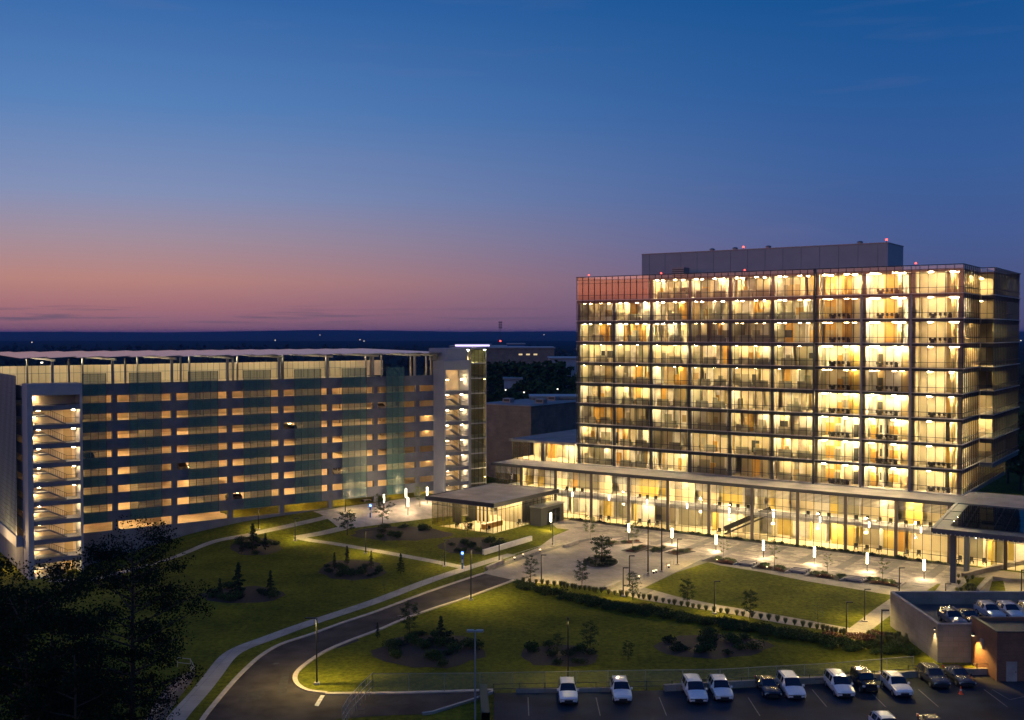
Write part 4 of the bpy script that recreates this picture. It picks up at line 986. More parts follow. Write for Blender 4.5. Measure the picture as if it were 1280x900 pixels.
# ------------------------------------------------------------------ vehicles
def car_meshes(kind, paint):
    """stations: y (front = -), half width, z_low, z_belt, z_top, top half width"""
    K = {
    'van':  (5.1, .98, [(-2.55,.78,.45,.62,.70,.6),(-2.4,.93,.32,.80,.86,.75),(-1.75,.98,.26,.98,1.06,.82),(-1.2,.98,.26,1.06,1.14,.84),(-.35,.98,.26,1.08,1.72,.76),(.4,.98,.26,1.08,1.78,.78),(1.9,.98,.26,1.08,1.76,.78),(2.35,.96,.28,1.08,1.66,.76),(2.55,.92,.4,1.05,1.1,.8)]),
    'suv':  (4.8, .95, [(-2.4,.76,.5,.70,.78,.6),(-2.25,.91,.36,.88,.94,.74),(-1.6,.95,.3,1.0,1.06,.8),(-.95,.95,.3,1.06,1.12,.82),(-.25,.95,.3,1.08,1.66,.70),(.5,.95,.3,1.08,1.70,.72),(1.7,.95,.3,1.1,1.66,.72),(2.2,.94,.32,1.1,1.5,.7),(2.4,.9,.45,1.05,1.1,.76)]),
    'sedan':(4.7, .91, [(-2.35,.72,.4,.58,.66,.55),(-2.2,.87,.3,.74,.80,.68),(-1.6,.91,.24,.84,.90,.74),(-.85,.91,.24,.90,.96,.76),(.0,.91,.24,.92,1.40,.62),(.7,.91,.24,.92,1.43,.63),(1.35,.91,.24,.93,1.34,.62),(1.95,.9,.25,.95,1.03,.70),(2.35,.84,.4,.9,.96,.66)]),
    'jeep': (4.3, .90, [(-2.15,.62,.6,1.0,1.08,.55),(-2.05,.68,.5,1.08,1.14,.6),(-1.5,.74,.45,1.12,1.18,.66),(-.75,.80,.42,1.15,1.22,.74),(-.5,.88,.42,1.17,1.80,.74),(.4,.90,.42,1.17,1.84,.76),(1.6,.90,.42,1.17,1.82,.76),(1.95,.90,.42,1.17,1.76,.76),(2.1,.86,.5,1.15,1.2,.8)])}
    L_, W0, stn = K[kind]
    body = MB(); gl = MB(); rings = []
    for (y,hw,zl,zb,zt,tw) in stn:
        rings.append([(-hw*.9,y,zl),(-hw,y,zl+.25),(-hw*.985,y,zb),(-tw,y,zt-.03),(-tw*.8,y,zt+.02),(0,y,zt+.05),(tw*.8,y,zt+.02),(tw,y,zt-.03),(hw*.985,y,zb),(hw,y,zl+.25),(hw*.9,y,zl)])
    n = len(rings[0])
    ci = [i for i,s in enumerate(stn) if s[4]-s[3] > .3]
    for i in range(len(rings)-1):
        A_, B_ = rings[i], rings[i+1]; cab = i in ci and (i+1) in ci; ws = (i not in ci) and ((i+1) in ci); rw_ = (i in ci) and ((i+1) not in ci)
        for j in range(n-1):
            q = [A_[j],A_[j+1],B_[j+1],B_[j]]
            side_ = j in (2, n-4); topf = 3 <= j <= n-5
            if cab and side_:
                body.face(q, paint); c = sum((Vector(v) for v in q), Vector())/4; sx = 1 if c.x > 0 else -1
                gl.face([tuple(c+(Vector(v)-c)*.86+Vector((sx*.012,0,.008))) for v in q], CGLASS)
            elif (ws or rw_) and topf: gl.face(q, CGLASS)
            else: body.face(q, paint)
        body.face([A_[n-1],A_[0],B_[0],B_[n-1]], BLACKP)
    body.face(rings[0][::-1], paint); body.face(rings[-1], paint)
    # roof rails / details
    if kind in ('suv','van'):
        for s in (-1,1): body.bar((s*.66,-.1,stn[5][4]+.06),(s*.66,1.7,stn[6][4]+.07),.04,.05,LRAIL)
    bm_ = body.mesh('body'); gm = gl.mesh('window')
    for f in bm_.polygons: f.use_smooth = True
    g = MB(); fy = stn[0][0]-.02; zb0 = stn[0][2]
    g.box(-.42,.42,fy-.01,fy+.12,zb0+.0,zb0+.17,BLACKP); g.box(-.6,.6,fy+.0,fy+.14,zb0-.14,zb0-.04,BLACKP); grille = g.mesh('grille')
    hls = []
    for s in (-1,1):
        h_ = MB(); z = stn[1][3]-.13; h_.box(s*.55,s*.86,stn[1][0]-.10,stn[1][0]+.08,z-.08,z+.06,HEADL); hls.append(h_.mesh('headlight'))
    tls = []
    for s in (-1,1):
        h_ = MB(); h_.box(s*.72,s*.90,stn[-1][0]-.12,stn[-1][0]+.02,.8,1.05,TAILL); tls.append(h_.mesh('tail_light'))
    mr_ = []
    for s in (-1,1):
        h_ = MB(); h_.box(s*(W0-.02),s*(W0+.17),stn[3][0]+.15,stn[3][0]+.3,stn[3][3]+.02,stn[3][3]+.2,paint); mr_.append(h_.mesh('mirror'))
    r0 = .36 if kind in('suv','jeep') else .33; wh = MB(); wh.tube((-.11,0,0),(.11,0,0),r0,r0,TIRE,18); wm = wh.mesh('wheel'); ri = MB(); ri.tube((-.12,0,0),(.12,0,0),r0*.62,r0*.62,RIM,10); rm = ri.mesh('rim')
    wb = L_*.29
    return dict(body=bm_, glass=gm, grille=grille, hl=hls, tl=tls, mr=mr_, wheel=wm, rim=rm, wpos=[(s*(W0-.1),y,r0) for s in (-1,1) for y in (-wb*1.02,wb)])
CC = {}
PAINTS = {}
def paint(name, c, met=.0):
    if name not in PAINTS:
        m_ = mat('paint_'+name, c, .25, met); m_.node_tree.nodes['Principled BSDF'].inputs['Coat Weight'].default_value = .7; PAINTS[name] = m_
    return PAINTS[name]
def car(kind, pn, pc, loc, rz, label, group, name=None, cat=None):
    k = (kind, pn)
    if k not in CC: CC[k] = car_meshes(kind, paint(pn, pc))
    c = CC[k]; nm = name or {'van':'minivan','suv':'parked_suv','sedan':'parked_car','jeep':'off_road_car'}[kind]
    r = empty(nm, loc, rz, label, cat or {'van':'minivan','suv':'SUV','sedan':'car','jeep':'off-road car'}[kind], group)
    link('body', c['body'], r); link('window', c['glass'], r); link('grille', c['grille'], r)
    for m_ in c['hl']: link('headlight', m_, r)
    for m_ in c['tl']: link('tail_light', m_, r)
    for m_ in c['mr']: link('mirror', m_, r)
    for p in c['wpos']: w_ = link('wheel', c['wheel'], r, p); link('rim', c['rim'], w_)
    return r
WHT = ('white',(.78,.78,.78)); BLK = ('black',(.01,.01,.012)); DGR = ('charcoal',(.035,.037,.042)); GRY = ('grey',(.16,.16,.165)); SLB = ('silver_blue',(.35,.42,.5))
ROWG = 'cars parked nose out in the front row'
def front_at(px_, py_, L_=4.8):        # px of the nose centre on the ground
    p = G(px_, py_); return Vector((p.x, p.y+L_/2, .03))
for (k_, c_, px_, py_, lab) in [
 ('suv',WHT,711,884,'white SUV alone at the left end of the parked row'),
 ('suv',WHT,779,882,'white SUV second from the left, beside an empty bay'),
 ('van',WHT,873,882,'white minivan, left of the close white pair'),
 ('suv',WHT,906,880,'white SUV, right of the close white pair'),
 ('sedan',BLK,967,876,'black sedan between two white cars'),
 ('van',WHT,996,877,'white minivan right of the black sedan'),
 ('van',WHT,1058,875,'white minivan left of the black off-road car'),
 ('jeep',BLK,1090,871,'black boxy off-road car between two white vans'),
 ('suv',WHT,1131,875,'white SUV nearest the two dark cars at the right'),
 ('suv',DGR,1178,864,'charcoal SUV, left of the dark pair by the brick building'),
 ('sedan',DGR,1211,862,'charcoal sedan at the right end of the row, behind the traffic cone')]:
    car(k_, *c_, front_at(px_,py_), R.uniform(-.02,.02), lab, ROWG)
car('suv', *WHT, Vector((34.9, 97.2, .03)), .05, 'white SUV cut off by the bottom edge, only its roof showing', 'cars cut off at the bottom edge')
car('sedan', *BLK, Vector((39.4, 97.6, .03)), -.06, 'black sedan cut off by the bottom edge, only its roof showing', 'cars cut off at the bottom edge')
for (k_, c_, px_, D_, lab) in [('suv',GRY,1194,124.2,'grey SUV on the raised deck behind the concrete wall'),('sedan',BLK,1216,125.0,'black sedan on the raised deck, right of the grey SUV'),
   ('suv',SLB,1241,127.2,'silver blue SUV on the raised deck behind the brick roof'),('suv',('pale_grey',(.55,.57,.6)),1266,127.2,'pale grey SUV with roof rails on the raised deck'),('suv',WHT,1294,127.2,'white SUV on the deck at the right picture edge')]:
    car(k_, *c_, Vector(((px_-640)/F*D_, D_, 2.93)), R.uniform(-.03,.03), lab, 'cars on the raised deck')
gq = G(468,627.5); gl_ = Ginv(gq.x,gq.y)
pp = Gf(gl_[0], 2.8, 1.62); car('sedan', *WHT, pp, GA+math.pi/2+.2, 'white car with its nose showing in the lowest garage opening', 'cars in the garage')
for i, (x_, lv_, cc) in enumerate(((cols[1]+2.5,4,GRY),(cols[3]+3,2,DGR),(cols[4]+4,5,WHT),(cols[0]-4,3,DGR),(cols[5]+3,1,WHT),(cols[2]+2,6,DGR))):
    car('suv', *cc, Gf(x_, 4.2, ZO-3.2*lv_-.95+.01), GA+(math.pi if i%2 else 0), f"{['grey','charcoal','white','charcoal','white','charcoal'][i]} SUV half hidden in the {['fifth','third','sixth','fourth','second','seventh'][i]} garage opening row from the top", 'cars in the garage')
tcn = empty('traffic_cone', G(1201,868), 0, 'orange traffic cone in front of the charcoal sedan', 'traffic cone')
a = MB(); a.box(-.2,.2,-.2,.2,.03,.08,CONEO); a.build('base', tcn); a = MB(); a.tube((0,0,.08),(0,0,.85),.15,.03,CONEO,12); a.build('cone_body', tcn)
a = MB(); a.tube((0,0,.42),(0,0,.55),.102,.083,WHITE,12); a.build('reflective_band', tcn)
# ------------------------------------------------------------------ vegetation
def leaf_faces(mb, pts, size, m, rr):
    k = mb.mi(m)
    for p in pts:
        s = size*rr.uniform(.6,1.3); a = Vector((rr.gauss(0,1),rr.gauss(0,1),rr.gauss(0,.7))).normalized(); b = a.cross(Vector((rr.gauss(0,1),rr.gauss(0,1),rr.gauss(0,1)))).normalized()
        a = a*s; b = b*s*.6; n = len(mb.v)
        mb.v += [tuple(p-a), tuple(p+b), tuple(p+a), tuple(p-b)]; mb.f.append((n,n+1,n+2,n+3)); mb.m.append(k)
def blob_pts(rr, c, r, n, flat=1.0):
    out = []
    for _ in range(n):
        d = Vector((rr.gauss(0,1),rr.gauss(0,1),rr.gauss(0,1)*flat)).normalized()*(rr.random()**.45)
        out.append(Vector(c)+Vector((d.x*r,d.y*r,d.z*r*flat)))
    return out
def make_tree(name, h, crown_r, crown_z0, n_limbs, leaf_n, leaf_s, leafm, seed, barkm=BARK, trunk_r=.12, spread=1.0, multi=False, twig=True):
    rr = random.Random(seed); r = empty(name, (0,0,0)); tr = MB(); cr_ = MB(); tips = []
    top = Vector((rr.uniform(-.2,.2),rr.uniform(-.2,.2),h*.86)); segs = 6; pts = [Vector((0,0,-.3))]
    for i in range(1,segs+1): t = i/segs; pts.append(Vector((top.x*t+rr.gauss(0,.03*h*.1),top.y*t+rr.gauss(0,.03*h*.1),top.z*t)))
    for i in range(segs): tr.tube(pts[i],pts[i+1],trunk_r*(1-.8*i/segs),trunk_r*(1-.8*(i+1)/segs),barkm,7,False)
    limbs = MB()
    for i in range(n_limbs):
        z = crown_z0+(h*.88-crown_z0)*(i+.5)/n_limbs*.95; az = i*2.4+rr.uniform(-.5,.5); t = (z-crown_z0)/max(.1,h-crown_z0)
        rad = crown_r*math.sin(math.pi*min(1,(.18+.8*t)))**.7*rr.uniform(.65,1.1)*spread
        p0 = Vector((top.x*z/top.z,top.y*z/top.z,z*.97)); p1 = Vector((math.cos(az)*rad,math.sin(az)*rad,z+rad*rr.uniform(.1,.55)))
        mid = p0.lerp(p1,.5)+Vector((0,0,-.04*rad)); q = trunk_r*.38*(1-t*.6)
        limbs.tube(p0,mid,q,q*.7,barkm,5,False); limbs.tube(mid,p1,q*.7,q*.25,barkm,5,False); tips += [(mid.lerp(p1,.45), .8),(p1,1.0)]
        for _ in range(2 if twig else 0):
            tw = p1+Vector((rr.gauss(0,1),rr.gauss(0,1),rr.gauss(0,.6)))*crown_r*.22; limbs.tube(p0.lerp(p1,.6),tw,q*.35,q*.12,barkm,4,False); tips.append((tw,.8))
    tips.append((top+Vector((0,0,h*.07)),.8))
    per = max(3, leaf_n//len(tips))
    for p, s in tips: leaf_faces(cr_, blob_pts(rr, p, crown_r*.36*s*rr.uniform(.7,1.25), int(per*rr.uniform(.5,1.5)), .65), leaf_s, leafm, rr)
    tr.build('trunk', r); limbs.build('limb', r); cr_.build('crown', r); return r
def make_conifer(name, h, rad, n, m, seed, gaps=.0):
    rr = random.Random(seed); r = empty(name, (0,0,0)); tr = MB(); tr.tube((0,0,-.2),(0,0,h*.95),h*.02+.03,.02,BARK,6,False); tr.build('trunk', r); c = MB()
    nb = int(h*7)
    for i in range(nb):
        t = (i+.5)/nb; z = h*.14+h*.84*t; R_ = rad*(1-t)**.8*rr.uniform(.6,1.15); az = i*2.4+rr.random()
        pts = []
        for _ in range(max(2,n//nb)):
            u = rr.random()**.7; pts.append(Vector((math.cos(az)*R_*u+rr.gauss(0,.06),math.sin(az)*R_*u+rr.gauss(0,.06),z-R_*.18*u+rr.gauss(0,.05))))
        leaf_faces(c, pts, .13, m, rr)
        c.bar((0,0,z),(math.cos(az)*R_,math.sin(az)*R_,z-R_*.2),.02,.02,BARK)
    c.build('crown', r); return r
def make_shrub(name, r_, h, n, m, seed, size=.09):
    rr = random.Random(seed); r = empty(name,(0,0,0)); c = MB(); pts = []
    for k in range(4):
        cx,cy = rr.uniform(-.4,.4)*r_, rr.uniform(-.4,.4)*r_; pts += [p for p in blob_pts(rr,(cx,cy,h*.45),r_*.75,n//4,h/r_*.6) if p.z > .02]
    leaf_faces(c, pts, size, m, rr); c.build('foliage', r)
    s_ = MB()
    for k in range(5): a = k*1.3; s_.tube((0,0,-.05),(math.cos(a)*r_*.5,math.sin(a)*r_*.5,h*.7),.025,.01,BARK,4,False)
    s_.build('stem', r); return r
def make_tuft(name, r_, h, n, m, seed):
    rr = random.Random(seed); r = empty(name,(0,0,0)); c = MB(); k = c.mi(m)
    for _ in range(n):
        a = rr.uniform(0,6.28); b = Vector((math.cos(a),math.sin(a),0))*rr.uniform(.02,.15)*r_; t = b+Vector((math.cos(a)*r_*rr.uniform(.2,1),math.sin(a)*r_*rr.uniform(.2,1),h*rr.uniform(.6,1.05))); s = Vector((-math.sin(a),math.cos(a),0))*.03
        i = len(c.v); c.v += [tuple(b-s),tuple(b+s),tuple(t+s*.3),tuple(t-s*.3)]; c.f.append((i,i+1,i+2,i+3)); c.m.append(k)
    c.build('blades', r); return r
PROTO = {}
USED = set()
def put(key, maker, p, lab, cat, group, s=1.0, rz=None):
    rz = R.uniform(0,6.28) if rz is None else rz
    if key not in PROTO:
        r = maker(); PROTO[key] = r; r.location = p; r.rotation_euler = (0,0,rz); r.scale = (s,)*3 if not hasattr(s,'__len__') else s; tag(r, lab, cat, group); return r
    return dup(PROTO[key], p, rz, lab, group, s)
mk_young = lambda i: (lambda: make_tree('young_tree', 4.6, 1.1, .8, 26, 3000, .062, LEAF, 20+i, trunk_r=.06))
mk_fresh = lambda: make_tree('young_tree', 5.2, 1.2, 1.6, 22, 2400, .065, LEAF2, 41, PALEBARK, .09)
mk_thin = lambda: make_tree('sapling', 4.2, .7, 1.4, 10, 420, .07, LEAF2, 52, trunk_r=.04)
mk_round = lambda: make_tree('young_tree', 4.0, 1.2, .9, 22, 2600, .075, LEAF, 61, trunk_r=.07)
def tree_px(key, maker, hp, px_, pb, pt, lab, grp_='young trees around the lawns', cat='tree'):
    p = G(px_, pb); h = zat(pt, p.y)-p.z; return put(key, maker, p, lab, cat, grp_, h/hp)
for (k_, mk, hp, a_, b_, c_, lab) in [
 ('round',mk_round,4.0,434,669,637,'round dark young tree beside the short footpath'),
 ('y0',mk_young(0),4.6,478,655,614,'bushy young tree in front of the garage entrance lanterns'),
 ('fresh',mk_fresh,5.2,525,634,604,'lit young tree at the garage column'),
 ('y1',mk_young(1),4.6,663,727,693,'young tree at the hedge, left of the round plaza'),
 ('y2',mk_young(2),4.6,727,734,699,'young tree at the hedge below the round planter'),
 ('y1',None,4.6,791,750,713,'young tree in the hedge right of the plaza post'),
 ('round',None,4.0,752,704,668,'young tree in the round planter of the plaza'),
 ('fresh',None,5.2,738,676,643,'pale trunked lit tree in the long planter near the podium'),
 ('fresh',None,5.2,791,683,650,'pale trunked lit tree in the second planter, beside the first lantern of the row'),
 ('y2',None,4.6,859,758,722,'young tree at the left part of the right lawn edge'),
 ('y0',None,4.6,937,773,735,'young tree at the middle of the right lawn edge'),
 ('thin',mk_thin,4.2,1023,785,752,'faint slender sapling near the lower corner of the right lawn'),
 ('thin',None,4.2,905,702,668,'slender sapling in the first flower bed of the promenade'),
 ('thin',None,4.2,968,711,672,'slender sapling in the second flower bed of the promenade'),
 ('thin',None,4.2,1035,719,690,'slender sapling in the third flower bed of the promenade'),
 ('thin',None,4.2,1104,730,690,'taller slender sapling in the last flower bed of the promenade'),
 ('thin',None,4.2,480.5,739,721,'thin bare sapling alone on the left lawn above the sidewalk'),
 ('thin',None,4.2,553,708,688,'thin sapling at the right end of the long footpath'),
 ('y2',None,4.6,585,668,645,'small tree in front of the pavilion glass'),
 ('y0',None,4.6,512,795,749,'taller young tree at the top of the dark bed inside the road bend'),
 ('y1',None,4.6,697,820,790,'dim young tree in the lower lawn bed, left one'),
 ('y2',None,4.6,737,815,775,'dim young tree in the lower lawn bed, right one'),
 ('y0',None,4.6,885,810,780,'dim young tree in the bed above the pair of white cars'),
 ('y1',None,4.6,785,826,800,'dim young tree on the lower lawn between the two beds'),
 ('y1',None,4.6,955,808,782,'dim young tree at the right end of the long lower bed')]:
    tree_px(k_, mk, hp, a_, b_, c_, lab)
mk_con = lambda: make_conifer('conifer', 4.0, 1.1, 1300, NEEDLE, 71)
mk_con2 = lambda: make_conifer('conifer', 4.0, .8, 800, NEEDLE, 72)
for (k_, mk, a_, b_, c_, lab) in [('c0',mk_con,316,688,654,'dark conifer in the bed near the garage path, tallest one'),('c1',mk_con2,332,688,666,'dark conifer right of the tallest one in the garage path bed'),
 ('c1',None,302,693,672,'small dark conifer left of the tallest one in the garage path bed'),('c0',None,298,745,703,'dark conifer at the left end of the wide bed on the left lawn'),('c0',None,338,742,713,'dark conifer at the right end of the wide bed on the left lawn'),
 ('c1',None,418,712,690,'small conifer at the left of the round bed mid lawn'),('c1',None,434,706,682,'tall narrow conifer in the round bed mid lawn'),('c1',None,464,710,688,'narrow conifer at the right of the round bed mid lawn'),('c0',None,501,717,692,'small conifer standing right of the round bed'),
 ('c0',None,551,805,770,'dark conifer in the bed inside the road bend'),('c1',None,275,748,722,'small conifer left of the wide bed on the left lawn'),('c1',None,472,790+8,778,'small conifer at the left tip of the road bend bed')]:
    tree_px(k_, mk, 4.0, a_, b_, c_, lab, 'conifers in the lawn beds', 'conifer')
# mulch beds with shrubs
mk_sh = lambda: make_shrub('shrub', .9, 1.0, 520, LEAF, 81)
mk_sh2 = lambda: make_shrub('shrub', .75, .7, 360, NEEDLE, 82)
mk_rust = lambda: make_shrub('rust_plant', .6, .5, 260, RUST, 83, .07)
mk_flow = lambda: make_shrub('bedding_plant', .6, .6, 260, LEAF2, 84, .07)
def ellipse(cx, cy, rx, ry, n=18, rr=None):
    out = []
    for i in range(n):
        a = 2*math.pi*i/n; k = 1+(rr.uniform(-.12,.12) if rr else 0); out.append(G(cx+math.cos(a)*rx*k, cy+math.sin(a)*ry*k))
    return out
BEDS = [(320,684,32,11,9,'garage path bed'),(302,744,50,11,14,'wide bed on the left lawn'),(441,712,42,13,12,'round bed mid lawn'),(500,667,62,9,11,'bed before the garage forecourt'),(590,682,42,11,10,'bed beside the pavilion lawn'),
 (537,814,66,22,20,'bed inside the road bend'),(700,820,52,14,9,'left bed on the lower lawn'),(895,808,72,15,14,'right bed on the lower lawn')]
for (cx,cy,rx,ry,n,nm) in BEDS:
    rr = random.Random(int(cx)); E = ellipse(cx,cy,rx,ry,20,rr)
    mb = MB(); c0 = sum(E,Vector())/len(E)
    rings_ = [[Vector((c0.x+(e.x-c0.x)*k/4,c0.y+(e.y-c0.y)*k/4,0)) for e in E] for k in range(5)]
    for q in rings_:
        for v in q: v.z = terrain(v.x,v.y)+.045
    for k in range(1,4+1):
        for i in range(20):
            j = (i+1)%20
            if k == 1: mb.face([rings_[0][0],rings_[1][i],rings_[1][j]], MULCH)
            else: mb.face([rings_[k-1][i],rings_[k][i],rings_[k][j],rings_[k-1][j]], MULCH)
    mb.build('mulch_bed', kind='structure')
    for i in range(int(n*1.3)):
        a = rr.uniform(0,6.28); u = math.sqrt(rr.random())*.9; p = G(cx+math.cos(a)*rx*u, cy+math.sin(a)*ry*u)
        key, mk = (('sh',mk_sh) if rr.random() < .55 else ('sh2',mk_sh2))
        put(key, mk, p, 'low dark shrub in the '+nm, 'shrub', 'shrubs in the '+nm, rr.uniform(.75,1.35))
# flower beds on the promenade
FB = [((745,681),(815-15,677),16,'long planter near the podium'),((785,690),(812,682),9,'planter beside the first lantern'),((815,690),(838,683),8,'narrow planter behind the flagpoles'),((838,693),(862,688),14,'planter above the lawn corner')]
for (a_,b_,n,nm) in FB:
    P0, P1 = G(*a_), G(*b_); strip('mulch_bed', [P0,P1], 3.0, .06, MULCH, kind='structure')
    rr = random.Random(n)
    for i in range(n):
        t = rr.random(); p = P0.lerp(P1,t)+Vector((0,rr.uniform(-1.2,1.2),.05)); put(*(('flow',mk_flow) if rr.random()<.65 else ('rust',mk_rust)), p, 'low planting in the '+nm, 'shrub', 'planting in the '+nm, rr.uniform(.7,1.1))
for bi_, (cx,cy) in enumerate(((903,702),(966,711),(1033,721),(1104,729))):
    p = G(cx,cy); i0,i1 = Tinv(p); nm = ['first','second','third','last'][bi_]+' flower bed along the promenade'
    polyT('mulch_bed', [T(i0-2.6,i1-1.6),T(i0+2.6,i1-1.6),T(i0+2.6,i1+1.6),T(i0-2.6,i1+1.6)], .055, MULCH, kind='structure')
    wallseg('paving_edge', [T(i0-2.7,i1-1.8),T(i0-2.7,i1+1.8)], .25, .25, CONC, kind='structure'); wallseg('paving_edge', [T(i0+2.7,i1-1.8),T(i0+2.7,i1+1.8)], .25, .25, CONC, kind='structure')
    rr = random.Random(bi_)
    for i in range(16):
        x = rr.uniform(-2.3,2.3); y = rr.uniform(-1.3,1.3); key = ('rust',mk_rust) if y < -.2 else ('flow',mk_flow)
        put(*key, T(i0+x,i1+y,.05), ('rust coloured' if y < -.2 else 'fresh green')+' low planting in the '+nm, 'shrub', ('rust' if y < -.2 else 'green')+' planting in the '+nm, rr.uniform(.8,1.2))
    for s in (-1,1):
        q = T(i0+s*.9,i1-.2); mb = MB(); mb.tube((0,0,0),(0,0,.15),.07,.07,POST,6); mb.tube((0,0,.15),(0,0,.3),.09,.14,SPOTW,8); mb.build('ground_uplight', loc=q, label=('left' if s<0 else 'right')+' garden uplight glowing in the '+nm, cat='lamp', group='garden uplights')
        point('uplight_light', (q.x,q.y,.6), 22, (1,.75,.35), None, .1)
    # low seats (slatted pale blocks) beside each bed
    if bi_ < 3:
        for k in range(3):
            c_ = T(i0+4.2+k*.0, i1-.6+k*1.0); mb = MB(); mb.box(-1.3,1.3,-.25,.25,.12,.42,CONC); mb.box(-1.0,-.7,-.2,.2,0,.12,FRAME); mb.box(.7,1.0,-.2,.2,0,.12,FRAME)
            mb.build('stone_bench', loc=(c_.x,c_.y,.03), rz=TA, label=f"pale slab bench right of the {['first','second','third'][bi_]} flower bed, {['nearest the lawn','middle of three','nearest the podium'][k]}", cat='bench', group='pale slab benches on the promenade')
# round planter
E = ellipse(750.5,703,23.5,8,28); polyT('planter_kerb', E, .09, CONC, kind='structure'); E2 = ellipse(750.5,703,22,7.3,28); polyT('mulch_bed', E2, .1, MULCH, kind='structure'); rr = random.Random(1)
for i in range(46):
    a = rr.uniform(0,6.28); u = math.sqrt(rr.random())*.93; put(*(('tuft',lambda: make_tuft('grass_tuft', .55, .7, 110, GRASSY, 91)) if rr.random()<.6 else ('sh2',mk_sh2)), G(750.5+math.cos(a)*21*u,703+math.sin(a)*6.8*u)+Vector((0,0,.1)), 'low plant in the round planter of the plaza', 'plant', 'plants in the round planter', rr.uniform(.6,.9))
# planting strip at the podium foot
rr = random.Random(5)
polyT('mulch_bed', [T(4,PY-2.4),T(W_+3,PY-2.4),T(W_+3,PY-.7),T(4,PY-.7)], .04, MULCH, kind='structure')
for i in range(70):
    x = 4.5+i*1.06; put(*(('sh2',mk_sh2) if rr.random()<.6 else ('flow',mk_flow)), T(x,PY-1.6+rr.uniform(-.4,.4),.03), 'low shrub in the planting strip at the foot of the podium', 'shrub', 'shrubs at the foot of the podium', rr.uniform(.6,.95))
# long hedge with grass tufts
hedge = catmull([G(*p) for p in [(650,732),(700,745),(757,757),(800,764),(850,772),(900,781),(950,789),(1000,797),(1055,808),(1130,815)]], 6)
D = densify([Vector((p.x,p.y,0)) for p in hedge], .85); rr = random.Random(8)
mk_h = lambda: make_shrub('hedge_shrub', 1.0, 1.1, 620, LEAF, 86, .1)
for i, p in enumerate(D):
    lab = 'dark shrub in the long hedge '+('left of the plaza post' if i < len(D)*.3 else 'below the right lawn path' if i < len(D)*.8 else 'near the concrete deck')
    put('hg', mk_h, p+Vector((rr.uniform(-.3,.3),rr.uniform(-.6,.6),0)), lab, 'shrub', lab.replace('dark shrub','shrubs'), rr.uniform(.8,1.2))
    if i % 3 != 2: put('hg', mk_h, p+Vector((rr.uniform(-.3,.3),-1.7+rr.uniform(-.5,.5),0)), lab, 'shrub', lab.replace('dark shrub','shrubs'), rr.uniform(.7,1.1))
tuft = catmull([G(*p) for p in [(655,727),(700,733),(760,742),(805,748.5),(850,757),(900,765.5),(960,774.5),(1020,786),(1055,793)]], 6)
D = densify([Vector((p.x,p.y,0)) for p in tuft], .62)
for i, p in enumerate(D): put('tuft2', lambda: make_tuft('grass_tuft', .42, .8, 240, GRASSY, 92), p+Vector((rr.uniform(-.15,.15),-.3,0)), 'upright grass tuft in the row '+('beside the plaza' if i < len(D)*.4 else 'beside the right lawn path'), 'grass tuft', 'row of upright grass tufts '+('beside the plaza' if i < len(D)*.4 else 'beside the right lawn path'), rr.uniform(.8,1.1))
for i in range(12):
    p = G(1040+i*6, 798+rr.uniform(-3,5)); put('rust', mk_rust, p, 'rusty brown shrub at the end of the hedge by the path corner', 'shrub', 'rusty shrubs at the path corner', rr.uniform(1.2,1.8))
for i in range(40):
    p = G(rr.uniform(1085,1135), rr.uniform(794,812)); put('tuft2', None, p, 'wild grass tuft on the bank beside the concrete deck', 'grass tuft', 'wild grass tufts on the bank', rr.uniform(.7,1.1))
for i in range(14):
    p = G(rr.uniform(1192,1226), rr.uniform(720,742)); put('tuft2', None, p, 'grass tuft in the bed at the foot of the canopy post', 'grass tuft', 'grass tufts by the canopy post', rr.uniform(.7,1))

# ------------------------------------------------------------------ near dark trees at left
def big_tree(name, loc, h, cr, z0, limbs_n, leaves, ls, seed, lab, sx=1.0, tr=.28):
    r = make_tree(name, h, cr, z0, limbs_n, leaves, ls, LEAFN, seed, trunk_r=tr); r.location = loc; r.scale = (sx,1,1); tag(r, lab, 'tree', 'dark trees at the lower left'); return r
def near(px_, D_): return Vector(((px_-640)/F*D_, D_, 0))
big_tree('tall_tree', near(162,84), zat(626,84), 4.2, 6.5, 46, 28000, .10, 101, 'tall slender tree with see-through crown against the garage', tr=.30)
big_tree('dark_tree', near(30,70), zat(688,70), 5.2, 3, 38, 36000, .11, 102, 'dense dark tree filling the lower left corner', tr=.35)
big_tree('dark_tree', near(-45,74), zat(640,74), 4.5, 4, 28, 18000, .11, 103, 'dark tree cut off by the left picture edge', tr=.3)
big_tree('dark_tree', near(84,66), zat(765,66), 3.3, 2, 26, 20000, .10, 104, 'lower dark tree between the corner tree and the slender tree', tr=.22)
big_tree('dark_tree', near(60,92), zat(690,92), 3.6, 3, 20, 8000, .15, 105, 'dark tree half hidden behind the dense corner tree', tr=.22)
big_tree('dark_tree', near(98,72), zat(820,72), 3.0, 1.5, 16, 6000, .12, 107, 'low dark tree at the foot of the slender tree', tr=.15)

